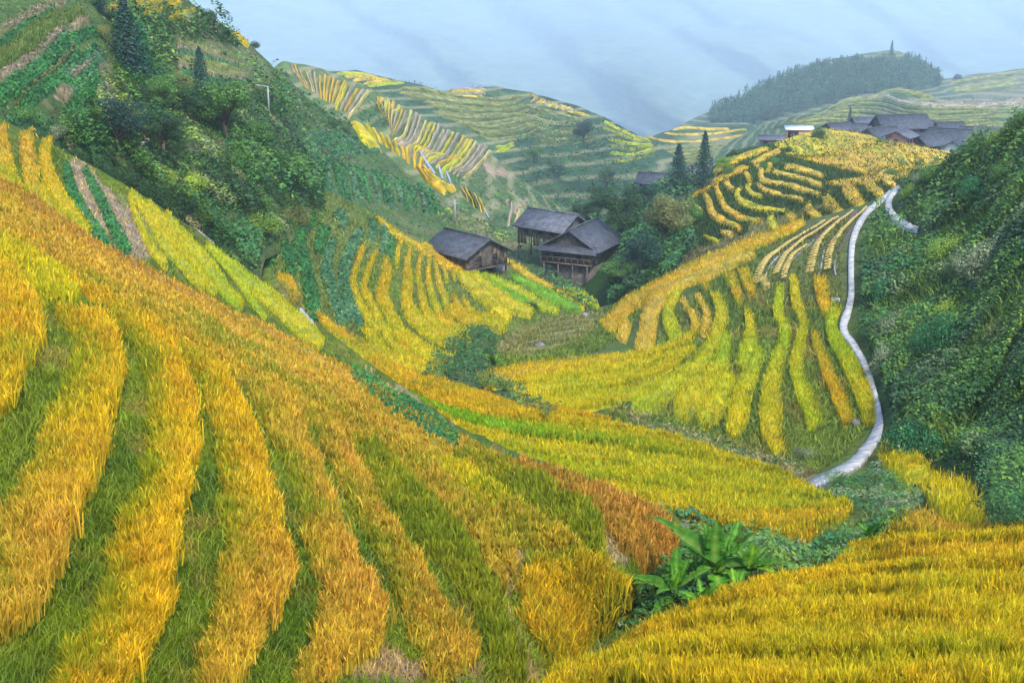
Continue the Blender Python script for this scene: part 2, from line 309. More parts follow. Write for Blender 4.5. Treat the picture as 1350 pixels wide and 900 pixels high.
knoll = Layer('green_terraces', 780, 1080,
    [(780, 222), (850, 185), (866, 178), (900, 166), (935, 163), (985, 163), (1005, 170), (1030, 180), (1080, 190)], 330,
    [(860, 180, 620), (930, 165, 660), (1000, 170, 640), (850, 240, 500), (1000, 230, 500), (900, 300, 420)],
    ((.045, .09, .038), (.035, .075, .034), (.07, .10, .045)), M_FAR, 4, .8, .06, nscale=.02)
vhill = Layer('village_hill', 940, 1720,
    [(940, 200), (1000, 166), (1060, 150), (1130, 131), (1160, 122), (1190, 117), (1215, 122), (1240, 131), (1290, 133), (1350, 129), (1460, 120)], 300,
    [(1000, 168, 620), (1190, 119, 720), (1350, 131, 700), (1130, 133, 680), (1180, 165, 500), (1350, 170, 500), (1180, 200, 355), (1350, 205, 340), (1050, 185, 430), (1200, 280, 300)],
    ((.05, .10, .036), (.038, .08, .034), (.08, .12, .045)), M_FAR, 4, .8, .06, nscale=.02,
    paints=[([(1240, 134), (1350, 131), (1350, 142), (1250, 144)], (.22, .19, .12))])
woodhill = Layer('wooded_hill', 820, 1750,
    [(820, 195), (870, 176), (900, 163), (950, 141), (1000, 117), (1050, 94), (1100, 76), (1150, 69), (1185, 67), (1215, 82), (1245, 103), (1290, 98), (1350, 90), (1480, 70)], 260,
    [(900, 165, 1000), (1000, 118, 1080), (1180, 68, 1150), (1350, 92, 1200), (1250, 105, 1150), (1000, 200, 850), (1350, 200, 850), (1180, 150, 950)],
    ((.055, .10, .05), (.04, .08, .045), (.09, .13, .06)), M_FAR, 4, 2, .02, nscale=.01,
    paints=[([(1250, 103), (1350, 92), (1480, 75), (1480, 140), (1300, 140)], (.11, .12, .07))])
mount = Layer('mountain', -500, 1850, [(-500, -70), (-100, -45), (300, -75), (700, -40), (1100, -80), (1500, -50), (1850, -70)], 300,
    [(x_, y_, d_ * 1.75) for x_, y_, d_ in [(-600, 200, 1700), (200, 200, 1700), (600, 200, 1600), (900, 200, 1500), (1400, 200, 1700), (2000, 200, 1800), (-600, -100, 3600), (200, -100, 3900), (700, -70, 3900), (1300, -100, 3900), (2000, -100, 3600), (500, 0, 3000), (900, 0, 2900), (1200, 20, 3100), (100, 0, 2800), (700, 90, 2200), (350, 60, 2600)]],
    ((.07, .105, .05), (.055, .085, .045), (.08, .11, .055)), M_MTN, 5, 25, .0022, nscale=.003)
LAYERS = [near, valley, bush, beds, upper, striped, ridge, knoll, vhill, woodhill]
for L_ in LAYERS: L_.build()
_mP = mount.P
def _mp(px, py):                             # spurs running down the far mountain
    P = _mP(px, py); u = (px - 1.1 * py) / 230 + .8 * fbm(px * .004, py * .004, 8); w = .5 + .5 * np.cos(u * 6.283)
    u2 = (px - 1.6 * py) / 95 + fbm(px * .008, py * .01, 18); w2 = .5 + .5 * np.cos(u2 * 6.283)
    k = 520 * (w - .5) + 170 * (w2 - .5); h = ray(px, py); return P + h * k[..., None]
mount.P = _mp; mount.build()
gd = MB(); gd.slab((-9400, -50, -700), (9400, -50, -700), (9400, 11400, -700), (-9400, 11400, -700), 1)
tag(gd.build('ground', M_MTN, col=(.06, .09, .05)), kind='structure')

# ------------------------------------------------------------------ haze: one closed box of even air
HZ = MB(); HZ.box(-9500, 9500, -60, 11500, -705, 950)
mh = bpy.data.materials.new('haze'); mh.use_nodes = True; hn = mh.node_tree.nodes; hn.remove(hn['Principled BSDF'])
pv = hn.new('ShaderNodeVolumePrincipled'); pv.inputs['Density'].default_value = 0.00018; pv.inputs['Color'].default_value = (.66, .83, 1.0, 1); pv.inputs['Anisotropy'].default_value = 0.0
mh.node_tree.links.new(pv.outputs[0], hn['Material Output'].inputs['Volume'])
tag(HZ.build('haze', mh), kind='stuff')

# ------------------------------------------------------------------ blades and leaves
def blades(P, h, w, lean, droop, cb, ct, seg=3):
    n = len(P); a = rng.uniform(0, 2 * np.pi, n); side = np.stack([np.cos(a), np.sin(a), np.zeros(n)], 1)
    b = rng.uniform(0, 2 * np.pi, n); ld = np.stack([np.cos(b), np.sin(b), np.zeros(n)], 1)
    ts = [0, .45, .8] if seg == 3 else [0, .6]
    rows = []; cols = []
    for t in ts:
        c = P + ld * (lean * t ** 1.6)[:, None] + np.array([0, 0, 1]) * (h * (t - droop * t ** 3 * .5))[:, None]
        ww = (w * (.55 + .45 * (1 - abs(t - .5) * 1.2)))[:, None] * .5
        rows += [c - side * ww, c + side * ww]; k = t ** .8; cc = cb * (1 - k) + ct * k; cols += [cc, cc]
    tip = P + ld * (lean * 1.25)[:, None] + np.array([0, 0, 1]) * (h * (1 - droop * .55))[:, None]
    rows.append(tip); cols.append(ct); m = len(rows)
    V = np.stack(rows, 1).reshape(-1, 3); C = np.stack(cols, 1).reshape(-1, 3); o = np.arange(n)[:, None] * m
    Q = [o + np.array([[2 * i, 2 * i + 1, 2 * i + 3, 2 * i + 2]]) for i in range(len(ts) - 1)]
    Tr = o + np.array([[m - 3, m - 2, m - 1]])
    return V, np.concatenate(Q), Tr, C
def leaf_quads(P, size, nrm, col, jit=.7, asp=.55):
    n = len(P); N = nrm + rng.normal(0, jit, (n, 3)); N /= np.linalg.norm(N, axis=1)[:, None] + 1e-9
    r = rng.normal(size=(n, 3)); u = np.cross(N, r); u /= np.linalg.norm(u, axis=1)[:, None] + 1e-9; v = np.cross(N, u)
    s = size[:, None] * .5
    V = np.stack([P - u * s, P - v * s * asp, P + u * s, P + v * s * asp], 1).reshape(-1, 3)
    return V, np.arange(n * 4).reshape(n, 4), np.repeat(col, 4, 0)

PAL = {  # main tip colour, second tip colour, green of the stalks, share of green
    'orange': ((.52, .28, .05), (.58, .37, .04), (.20, .24, .015), .25),
    'brown': ((.40, .19, .045), (.50, .28, .05), (.24, .20, .02), .15),
    'gold': ((.58, .31, .018), (.62, .41, .015), (.22, .26, .012), .25),
    'ripe': ((.60, .36, .015), (.62, .46, .012), (.32, .33, .012), .28),
    'yellow': ((.58, .43, .012), (.52, .43, .012), (.27, .33, .012), .3),
    'lime': ((.42, .44, .012), (.50, .46, .012), (.22, .34, .012), .35),
    'olive': ((.26, .26, .014), (.34, .30, .014), (.13, .19, .012), .4),
    'green': ((.16, .36, .015), (.24, .42, .015), (.10, .26, .012), .45),
    'tan': ((.56, .37, .07), (.60, .42, .06), (.30, .28, .03), .12),
    'pale': ((.56, .43, .16), (.50, .40, .13), (.28, .28, .06), .15),
    'pink': ((.42, .31, .24), (.36, .28, .20), (.18, .19, .08), .2),
    'grass': ((.12, .17, .035), (.16, .19, .05), (.06, .11, .02), .4),
    'line': ((.22, .25, .11), (.27, .26, .14), (.14, .19, .07), .25),
    'stub': ((.30, .21, .15), (.22, .17, .12), (.12, .15, .05), .25), 'dull': ((.16, .17, .07), (.12, .15, .05), (.07, .11, .03), .4),
    'ledge': ((.20, .20, .10), (.26, .23, .14), (.13, .16, .06), .2), 'ledge2': ((.06, .10, .03), (.12, .12, .06), (.05, .09, .02), .3),
    'bed': ((.028, .15, .028), (.045, .20, .03), (.018, .09, .02), .4),
    'bed2': ((.06, .17, .06), (.10, .21, .09), (.03, .11, .035), .4),
}
def pal_color(pal, P, r, green=0.):
    m, a, g, gs = PAL[pal]; m, a, g = np.array(m), np.array(a), np.array(g); n = len(P)
    n1 = fbm(P[:, 0] * .7, P[:, 1] * .7, 41); n2 = .6 * fbm(P[:, 0] * .25, P[:, 1] * .25, 57) + .4 * fbm(P[:, 0] * 1.1, P[:, 1] * 1.1, 58)
    t = np.clip((n1 - .3) / .4 + rng.normal(0, .4, n), 0, 1)[:, None]; c = m * (1 - t) + a * t
    gg = np.clip((gs + green + (n2 - .5) * 2.4 + rng.normal(0, .3, n)), 0, 1)[:, None]; c = c * (1 - gg) + g * gg
    if pal not in ('bed', 'bed2', 'pink', 'pale', 'grass', 'stub'): c = c * np.array([.96, .92, .6])
    return c * rng.uniform(.5, 1.35, n)[:, None]

def resample(pts, n, smooth=True):
    p = np.array(pts, float)
    if smooth and len(p) > 2:               # Catmull-Rom
        q = np.concatenate([[2 * p[0] - p[1]], p, [2 * p[-1] - p[-2]]]); out = []
        for i in range(1, len(q) - 2):
            t = np.linspace(0, 1, 12, endpoint=False)[:, None]
            out.append(.5 * (2 * q[i] + (q[i + 1] - q[i - 1]) * t + (2 * q[i - 1] - 5 * q[i] + 4 * q[i + 1] - q[i + 2]) * t ** 2 + (3 * q[i] - q[i - 1] - 3 * q[i + 1] + q[i + 2]) * t ** 3))
        p = np.concatenate(out + [p[-1:]])
    s = np.concatenate([[0], np.cumsum(np.linalg.norm(np.diff(p[:, :2], axis=0), axis=1))]); u = np.linspace(0, s[-1], n)
    return np.stack([np.interp(u, s, p[:, k]) for k in range(p.shape[1])], 1), s[-1]
def edges(center):                           # centre line with half widths -> two edges
    c, ln = resample(center, max(6, int(len(center) * 6))); t = np.gradient(c[:, :2], axis=0); t /= np.linalg.norm(t, axis=1)[:, None] + 1e-9
    nrm = np.stack([-t[:, 1], t[:, 0]], 1); a = c[:, :2] + nrm * c[:, 2:3]; b = c[:, :2] - nrm * c[:, 2:3]
    return (a, b) if a[:, 0].mean() < b[:, 0].mean() else (b, a)

def plot(layer, L=None, R=None, C=None, pal='gold', h=.8, name='rice_plot', label=None, group=None, cat='rice plot', dens=.5, green_left=0., gslab=.6, kind='blade', closed=(True, True), lift=.55, pal2=None, wob=1.0, wpx=1.0, inset=0., tilt=0.):
    """a strip of crop between two edges (or round a centre line), standing on a terrain sheet"""
    if C is not None: L, R = edges(C)
    a, la = resample(L, 60); b, lb = resample(R, 60); ln = max(la, lb)
    ns = int(np.clip(ln / 4, 6, 160)); a, _ = resample(L, ns); b, _ = resample(R, ns); wpix = np.linalg.norm(a - b, axis=1)
    ss = np.linspace(0, 1, ns); ed = wob * (fbm(ss * ln * .06, ss * 0 + layer.cx[0, 0], 71) - .5)[:, None] * (b - a) * .25; a = a + ed + (b - a) * inset; ed2 = wob * (fbm(ss * ln * .06, ss * 0 + 9.3, 73) - .5)[:, None] * (b - a) * .25; b = b + ed2 - (b - a) * inset
    def put(px, py):
        d = layer.d(px, py); return layer.P(px, py + lift * h * F / d)
    tt = np.array([0, .1, .3, .5, .7, .9, 1]); hh = np.array([0, .8, 1, 1, 1, .8, 0])
    PX = a[:, None, 0] * (1 - tt) + b[:, None, 0] * tt; PY = a[:, None, 1] * (1 - tt) + b[:, None, 1] * tt
    P = put(PX, PY); e = np.ones(ns)
    if closed[0]: e[0] = 0
    if closed[1]: e[-1] = 0
    dist = float(layer.d(PX, PY).mean())
    if dist < 50: gslab *= .55
    hs = h * gslab * hh * e[:, None] * (1 + (.5 if dist > 60 else .3) * (fbm(P[..., 0] * 1.3, P[..., 1] * 1.3, 13) - .5)); P[..., 2] += hs
    P[..., 2] += tilt * (.5 - tt); P[:, 0, 2] -= .1 + abs(tilt) * .5; P[:, -1, 2] -= .1 + abs(tilt) * .5
    pc = pal_color(pal, P.reshape(-1, 3), 0, .12)
    if pal2:
        tm = np.repeat(ss, 7)[:, None]; tm = np.clip((tm - .5 + (rng.random(tm.shape) - .5) * .4) * 3 + .5, 0, 1); pc = pc * (1 - tm) + pal_color(pal2, P.reshape(-1, 3), 0, .12) * tm
    low = np.tile(np.where(hh < .5, .55, .85), ns)[:, None] if dist < 130 else np.tile(np.where(hh < .5, .7, 1.), ns)[:, None]
    g = np.array(PAL[pal][2]); pc = pc * low + g * (1 - low)
    i = np.arange(ns * 7).reshape(ns, 7); Q = [np.stack([i[:-1, :-1], i[1:, :-1], i[1:, 1:], i[:-1, 1:]], -1).reshape(-1, 4)]
    Vs = [P.reshape(-1, 3)]; Cs = [pc]; nv = ns * 7; Tr = []
    area = .5 * (la + lb) * wpix.mean(); n = int(area * dens)
    if n > 20:
        w_ = wpix + 1e-3; cdf = np.concatenate([[0], np.cumsum((w_[1:] + w_[:-1]) * .5)]); cdf /= cdf[-1]
        s = np.interp(rng.random(n), cdf, ss); t = rng.random(n)
        ax = np.interp(s, ss, a[:, 0]); ay = np.interp(s, ss, a[:, 1]); bx = np.interp(s, ss, b[:, 0]); by = np.interp(s, ss, b[:, 1])
        px = ax * (1 - t) + bx * t; py = ay * (1 - t) + by * t; Pb = put(px, py); d = (Pb - CAM) @ FW; Pb[:, 2] += tilt * (.5 - t)
        if kind == 'blade' and dist < 75:
            cs = .2 + .06 * (dist > 40); gx = np.round(Pb[:, 0] / cs).astype(np.int64); gy = np.round(Pb[:, 1] / cs).astype(np.int64)
            nx_ = (gx + .5 * (hash2(gx, gy, 3) - .5)) * cs + rng.normal(0, .035, n); ny_ = (gy + .5 * (hash2(gx, gy, 4) - .5)) * cs + rng.normal(0, .035, n)
            Pb[:, 0] = nx_; Pb[:, 1] = ny_; hv = .7 + .5 * hash2(gx, gy, 6)
        else: hv = np.ones(n)
        gl = green_left * 1.5 * (1 - t * 1.6)
        ct = pal_color(pal, Pb, 0, gl)
        if pal2: k = (s + rng.normal(0, .12, n) > .5)[:, None]; ct = np.where(k, pal_color(pal2, Pb, 0, gl), ct)
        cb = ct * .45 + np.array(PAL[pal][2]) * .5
        if kind == 'blade':
            hb = h * hv * rng.uniform(.62, 1.12, n) * (.9 + .3 * fbm(Pb[:, 0] * .8, Pb[:, 1] * .8, 91)); wb = wpx * d / F * rng.uniform(.7, 1.5, n)
            z0 = .35 if dist > 45 else .15
            Pb[:, 2] += h * z0 * gslab; hb = hb - h * z0 * gslab
            if dist < 75:
                g_ = (rng.random(n) < .42) & (ct[:, 0] > ct[:, 1] * 1.15); m_ = int(g_.sum()); ear = Pb[g_] + np.stack([rng.normal(0, .08, m_), rng.normal(0, .08, m_), hb[g_] * rng.uniform(.72, 1.02, m_)], 1)
                ec = (ct[g_] * .75 + np.array(PAL[pal][1]) * .2) * rng.uniform(.65, 1.15, (m_, 1)); D = np.stack([rng.normal(0, .45, m_), rng.normal(0, .45, m_), -np.ones(m_)], 1); D /= np.linalg.norm(D, axis=1)[:, None]
                sd_ = np.cross(D, rng.normal(size=(m_, 3))); sd_ /= np.linalg.norm(sd_, axis=1)[:, None]; le = (rng.uniform(5, 11, m_) * d[g_] / F * (1.0 if dist < 45 else .8))[:, None]; we = (rng.uniform(.45, .85, m_) * d[g_] / F)[:, None]
                V = np.stack([ear, ear + D * le * .5 - sd_ * we, ear + D * le, ear + D * le * .5 + sd_ * we], 1).reshape(-1, 3); q = np.arange(m_ * 4).reshape(m_, 4); c = np.repeat(ec, 4, 0)
                Vs.append(V); Cs.append(c); Q.append(q + nv); nv += len(V)
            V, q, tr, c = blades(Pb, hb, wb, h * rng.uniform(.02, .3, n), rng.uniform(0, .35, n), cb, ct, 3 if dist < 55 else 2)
            Q.append(q + nv); Tr.append(tr + nv)
        else:
            Pb[:, 2] += h * (.25 + .75 * rng.random(n)) * (1 - .5 * abs(2 * t - 1) ** 2)
            V, q, c = leaf_quads(Pb, rng.uniform(3., 6.5, n) * d / F, np.array([0, -.3, .8]), ct, .6); Q.append(q + nv)
        Vs.append(V); Cs.append(c)
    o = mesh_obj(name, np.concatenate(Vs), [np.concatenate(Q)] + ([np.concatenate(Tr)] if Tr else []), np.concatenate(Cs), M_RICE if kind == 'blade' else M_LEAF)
    return tag(o, label, cat, group)

def fan(layer, A, B, n, pals, frac=.55, label='rice strip {0}', group=None, width=None, seed=0, skip=(), jit=.12, **kw):
    """n separate strips interpolated between two guide lines"""
    a, _ = resample(A, 24); b, _ = resample(B, 24); r = np.random.default_rng(seed + 3)
    for i in range(n):
        if i in skip: continue
        f = (i + .5) / n + r.normal(0, jit / n); w = frac / n * .5 * r.uniform(.8, 1.2)
        l = a * (1 - f + w) + b * (f - w); q = a * (1 - f - w) + b * (f + w)
        s0 = int(r.integers(0, 3)); s1 = 24 - int(r.integers(0, 4)); l, q = l[s0:s1], q[s0:s1]
        p = pals[i % len(pals)] if not callable(pals) else pals(i)
        plot(layer, l, q, pal=p, label=label.format(ORD[i]), group=group, **kw)

# ================================================================== rice on the near hillside
GN = 'rice strips on the near hillside'
C7 = T(0, 550, 2.572); C8 = T(450, 550, 2.572); C4 = T(0, 250, 3)
def npl(L, R, pal, label, **kw): plot(near, L, R, pal=pal, label=label, group=GN, h=kw.pop('h', .6), dens=kw.pop('dens', .8) * 1.0, inset=kw.pop('inset', .09), tilt=-.3, wpx=1.45, **kw)
npl([(-60, 330), (-70, 440), (-80, 560)], [(28, 362), (60, 415), (52, 475), (22, 520), (-20, 575)], 'gold', 'short golden rice strip cut by the left edge beside the first grassy gap', green_left=.3, closed=(False, True))
npl([(68, 395), (92, 430), (86, 500), (62, 550), (30, 625), (-20, 700), (-60, 760)], [(150, 425), (165, 480), (152, 550), (132, 624), (103, 698), (60, 790), (-10, 850)], 'gold', 'broad golden rice strip leaving the bottom of the left edge, orange flecks', green_left=.4, closed=(False, False), pal2='orange')
npl([(140, 405), (170, 440), (190, 475), (198, 543), (190, 610), (162, 680), (150, 715), (128, 799), (95, 853), (45, 910)], [(215, 440), (240, 478), (262, 545), (255, 635), (233, 737), (216, 822), (188, 875), (165, 915)], 'gold', 'long curving golden strip with green left flank, second from the bottom left corner', green_left=.55, closed=(False, False))
npl([(235, 452), (262, 500), (277, 545), (292, 612), (288, 674), (291, 779), (272, 838), (265, 895)], [(300, 495), (328, 550), (348, 604), (374, 700), (394, 752), (375, 799), (340, 845), (300, 905)], 'gold', 'golden strip bulging to the right above a grassy pocket, rust coloured right edge', green_left=.45, closed=(False, True), pal2='orange')
npl([(325, 500), (345, 550), (387, 628), (399, 705), (421, 768), (412, 830), (384, 890)], [(372, 505), (396, 550), (428, 628), (470, 737), (504, 791), (516, 820), (500, 852), (440, 880)], 'orange', 'orange rice strip ending above bare brown soil left of centre', green_left=.35, closed=(False, True))
npl([(385, 520), (420, 575), (455, 640), (482, 690), (530, 790), (550, 850), (568, 888)], [(440, 560), (464, 600), (517, 695), (556, 750), (592, 810), (624, 850), (620, 872)], 'orange', 'orange rice strip with ragged lower end, right of the bare brown soil', green_left=.3, closed=(False, True))
npl([(460, 570), (500, 640), (545, 700), (590, 750), (630, 810), (650, 860), (668, 895)], [(500, 590), (545, 635), (600, 690), (648, 765), (676, 830), (692, 870), (694, 895)], 'olive', 'greenish rice strip beside the thin brown earth step near the bottom centre', closed=(False, True), pal2='olive')
npl([(420, 520), (470, 560), (520, 610), (585, 680), (640, 740), (655, 768)], [(480, 540), (540, 590), (600, 640), (660, 700), (684, 730), (676, 752)], 'orange', 'orange strip ending at a small purple brown bank left of the square block', closed=(False, True))
npl([(703, 738), (685, 770), (690, 805), (715, 845), (738, 872)], [(780, 742), (828, 776), (816, 800), (785, 838), (755, 868)], 'gold', 'square golden rice block standing on the green bank at bottom centre', dens=.9, closed=(True, True), h=.75, inset=.03)
npl([(560, 600), (610, 650), (650, 690), (672, 712)], [(610, 615), (690, 672), (740, 704), (772, 722)], 'yellow', 'yellow green rice strip running down to the back of the square block', closed=(False, True), pal2='orange')
npl([(590, 600), (650, 640), (720, 690), (755, 735)], [(620, 595), (700, 625), (770, 665), (792, 690), (795, 738)], 'olive', 'dark olive rice strip beside a brown earth face on the spur', closed=(False, True))
npl([(660, 612), (720, 648), (780, 680), (815, 715), (838, 738)], [(690, 612), (760, 634), (830, 660), (885, 690), (897, 712), (880, 738)], 'brown', 'reddish brown rice strip at the spur tip beside the banana plants', closed=(True, True), pal2='brown')
b0 = [(-120, 195), (0, 240), (60, 275), (140, 330), (270, 395), (400, 458), (470, 500), (560, 555), (640, 600), (668, 614)]
b1 = [(-120, 225), (0, 268), (60, 300), (140, 350), (260, 412), (380, 470), (450, 515), (540, 572), (610, 612), (650, 640)]
b2 = [(-120, 262), (0, 300), (80, 345), (150, 378), (250, 428), (350, 480), (430, 530), (500, 580), (570, 625), (620, 660)]
b3 = [(-120, 290), (0, 330), (60, 362), (140, 402), (230, 450), (320, 500), (390, 540), (460, 590), (520, 630), (570, 670)]
B0_, B3_ = resample([(x, y - 4) for x, y in b0], 40)[0], resample(b3, 40)[0]
BL = ('brownish orange rice band along the very crest of the near spur', 'tan orange rice band second from the crest of the near spur', 'orange rice band in the middle of the dense upper zone', 'orange gold rice band above the one at the gap heads', 'golden rice band along the heads of the grassy gaps')
for i in range(5):
    f0, f1 = i / 5, (i + 1) / 5
    npl(B0_ * (1 - f1) + B3_ * f1, B0_ * (1 - f0) + B3_ * f0, ('brown', 'orange', 'orange', 'orange', 'gold')[i], BL[i], closed=(False, True), dens=1.1, pal2='orange', h=.42, inset=.07)
npl([(-100, 330), (0, 345), (40, 385)], [(-100, 285), (20, 322), (90, 362), (110, 400)], 'yellow', 'yellow rice patch at the upper end of the left edge gap', closed=(False, True), dens=.7)
# upper left end of the same hillside
for C, p, p2, l in (([(-6, 168, 16), (0, 205, 16), (8, 235, 16), (25, 262, 14)], 'orange', 'yellow', 'short tan topped rice strip at the left edge under the bushes'),
                ([(35, 172, 9), (37, 205, 10), (42, 240, 11), (60, 268, 12), (85, 292, 10)], 'orange', 'yellow', 'middle one of the three upright rice strips below the leafy vegetable beds'),
                ([(63, 182, 9), (60, 208, 9), (68, 240, 10), (90, 275, 10), (120, 305, 8)], 'gold', 'yellow', 'upright golden rice strip beside the striped vegetable rows'),
                ([(170, 255, 3), (182, 290, 6), (200, 325, 8), (220, 352, 5)], 'yellow', 'yellow', 'slender yellow strip right next to the grey green weedy bank'),
                ([(172, 252, 6), (195, 280, 10), (215, 315, 12), (245, 350, 12), (270, 378, 10)], 'yellow', 'yellow', 'bright yellow curved rice strip second from the weedy bank'),
                ([(195, 265, 5), (222, 300, 8), (245, 335, 10), (268, 365, 10), (285, 385, 8)], 'yellow', 'yellow', 'narrow yellow rice strip under the dark hedge, middle of its slope'),
                ([(218, 280, 6), (245, 315, 10), (275, 350, 13), (300, 385, 11), (320, 402, 6)], 'yellow', 'lime', 'yellow rice strip curving down from the stony hillside steps'),
                ([(300, 382, 4), (312, 392, 5), (320, 404, 4)], 'yellow', 'yellow', 'tiny yellow rice tuft row in a dull green hollow'),
                ([(272, 322, 5), (300, 345, 9), (330, 372, 14), (370, 405, 17), (400, 432, 18), (425, 455, 9)], 'lime', 'yellow', 'lime yellow rice strip above the white stone slab'),
                ([(285, 335, 2), (310, 365, 4), (340, 405, 5), (350, 418, 3)], 'lime', 'lime', 'thin lime strip left of the lime yellow strip near the white slab'),
                ([(366, 362, 5), (382, 372, 11), (392, 395, 8)], 'gold', 'orange', 'rounded orange rice patch between two dark green vegetable beds')):
    plot(near if l[:7] != 'rounded' else valley, C=[(x_, y_, w_ * (.62 if x_ > 150 else .85)) for x_, y_, w_ in C], pal=p, pal2=p2, label=l, group='rice strips below the wooded hillside', h=.42, dens=1.3, wpx=.9, inset=.0, tilt=-.3)
for C, l in (([(88, 215, 5), (95, 245, 7), (108, 275, 8), (125, 300, 8), (145, 325, 8)], 'dark green vegetable row nearest to the upright rice strips'),
             ([(112, 220, 4), (128, 250, 6), (142, 280, 7), (155, 305, 8), (168, 330, 8)], 'dark green vegetable row on the bare soil beside the weedy bank')):
    plot(near, C=C, pal='bed', kind='leaf', h=.5, dens=.7, name='vegetable_bed', cat='vegetable bed', label=l, group='vegetable rows on the near hillside', gslab=.5)
for C, l in (([(463, 487, 4), (480, 497, 9), (500, 512, 10), (528, 540, 8)], 'leafy dark green bed at the spur crest, uphill one'),
             ([(508, 512, 4), (535, 532, 10), (560, 550, 12), (585, 568, 12), (606, 580, 5)], 'leafy dark green bed at the spur crest, downhill one beside yellow rice')):
    plot(near, C=C, pal='bed', kind='leaf', h=.7, dens=.7, name='vegetable_bed', cat='vegetable bed', label=l, group='vegetable beds on the spur crest', gslab=.5)

# ================================================================== foreground right field and central field
GF = 'rice terraces at the bottom right'
fr = dict(group=GF, h=.55, tilt=.24, dens=.9, wpx=1.2, closed=(True, False), kind='blade')
def rowL(y): return y
T_ = [[(700, 915), (800, 893), (1000, 905), (1200, 900), (1700, 905)], [(725, 893), (830, 868), (1000, 862), (1200, 858), (1700, 862)], [(800, 868), (845, 838), (1000, 815), (1200, 812), (1700, 815)],
      [(835, 842), (905, 805), (1050, 785), (1200, 778), (1700, 775)], [(900, 808), (985, 776), (1090, 768), (1200, 752), (1700, 745)], [(1085, 768), (1110, 748), (1180, 738), (1260, 735), (1700, 722)],
      [(1110, 752), (1120, 730), (1200, 722), (1300, 712), (1700, 704)], [(1168, 722), (1178, 702), (1250, 704), (1330, 700), (1700, 692)], [(1165, 708), (1205, 672), (1240, 678), (1300, 692), (1700, 684)]]
names = ['golden rice terrace along the very bottom edge at the right', 'golden rice terrace one step above the bottom edge terrace', 'broad golden terrace whose left tip touches the grassy bank under the bananas', 'golden terrace just in front of the banana clump, orange at its left end',
         'golden orange terrace right of the banana clump, widest of its steps', 'low golden terrace with a rounded left tip beside the small banana bush', 'yellow orange terrace behind the rounded tip terrace', 'uppermost golden orange terrace below the dark green slope, humped at left']
pp = ['ripe', 'ripe', 'ripe', 'ripe', 'ripe', 'gold', 'ripe', 'orange']
for i in range(8):
    plot(valley, [(x, y - 1.5) for x, y in T_[i]], [(x, y + 1.5) for x, y in T_[i + 1]], pal=pp[i], pal2='ripe', label=names[i], lift=.75 if i < 5 else .6, **fr)
# one more terrace under the frame so the field goes on
for C, p, l in (([(1160, 590, 6), (1180, 603, 16), (1205, 620, 19), (1228, 632, 8)], 'yellow', 'small yellow rice plot right below the bend of the white path'),
                ([(1222, 632, 8), (1245, 648, 22), (1268, 668, 22), (1290, 684, 8)], 'yellow', 'small yellow rice plot on the slope, the lower of the two by the path')):
    plot(valley, C=C, pal=p, label=l, group='small rice plots under the path', h=.9, dens=.6)
GC = 'rice terraces in the valley bottom'
cf = [[(455, 462), (530, 482), (600, 505), (660, 528), (700, 540)], [(440, 468), (520, 497), (590, 520), (680, 545), (760, 552), (810, 555)], [(470, 486), (540, 516), (620, 545), (700, 556), (780, 562), (860, 576), (940, 596)],
      [(490, 500), (560, 535), (640, 565), (740, 580), (840, 592), (940, 606), (1050, 632)], [(510, 517), (590, 560), (680, 592), (780, 608), (900, 622), (1000, 634), (1070, 645)],
      [(560, 550), (620, 587), (700, 612), (790, 632), (900, 645), (1000, 652), (1100, 658)], [(590, 575), (650, 608), (720, 632), (800, 654), (900, 665), (1000, 674), (1120, 668)], [(640, 605), (720, 634), (790, 655), (870, 676), (960, 690), (1040, 700), (1100, 690)],
      [(770, 655), (850, 674), (900, 682), (980, 700), (1050, 712), (1075, 706)]]
nm = ['pale gold rice terrace at the head of the valley bottom', 'yellow rice terrace along the shrubby gully', 'bright green and yellow terrace in the valley bottom', 'yellow terrace in the middle of the valley bottom', 'golden yellow valley terrace reaching the foot of the white path',
      'yellow green valley terrace below the path foot terrace', 'golden valley terrace with orange patches near its right end', 'lowest yellow valley terrace above the weedy bank of the bananas']
pc_ = [('gold', 'gold'), ('gold', 'yellow'), ('green', 'yellow'), ('yellow', 'yellow'), ('lime', 'yellow'), ('yellow', 'yellow'), ('lime', 'gold'), ('yellow', 'gold')]
for i in range(8):
    plot(valley, cf[i + 1], cf[i], pal=pc_[i][0], pal2=pc_[i][1], label=nm[i], group=GC, h=.6, dens=1.0, lift=.5, tilt=.22, inset=.0, wpx=1.1)

# ================================================================== terrace fan below the left barn
C5 = T(400, 250, 3); GA = 'rice strips on the fan below the left barn'
fanC = [((240, 215, 10), (215, 290, 15), (192, 370, 17), (215, 440, 19), (255, 510, 19), (300, 565, 14)), ((290, 240, 10), (258, 310, 15), (240, 390, 17), (270, 460, 20), (300, 520, 20), (355, 585, 16)),
        ((325, 268, 12), (330, 330, 28), (308, 410, 30), (330, 470, 28), (370, 540, 26), (425, 605, 20)), ((388, 195, 12), (372, 250, 14), (370, 300, 12)),
        ((425, 235, 14), (408, 300, 17), (415, 360, 27), (405, 440, 30), (430, 500, 34), (500, 560, 38), (580, 615, 30)), ((470, 245, 11), (453, 320, 13), (465, 400, 16), (480, 470, 19), (520, 540, 25), (610, 615, 24)),
        ((500, 265, 11), (493, 340, 14), (510, 420, 16), (537, 495, 16)), ((522, 290, 11), (535, 360, 14), (555, 420, 15), (582, 492, 18)), ((552, 300, 9), (570, 365, 10)), ((585, 320, 9), (602, 355, 9)),
        ((590, 420, 13), (615, 470, 18), (640, 500, 14)), ((628, 430, 11), (665, 490, 16))]
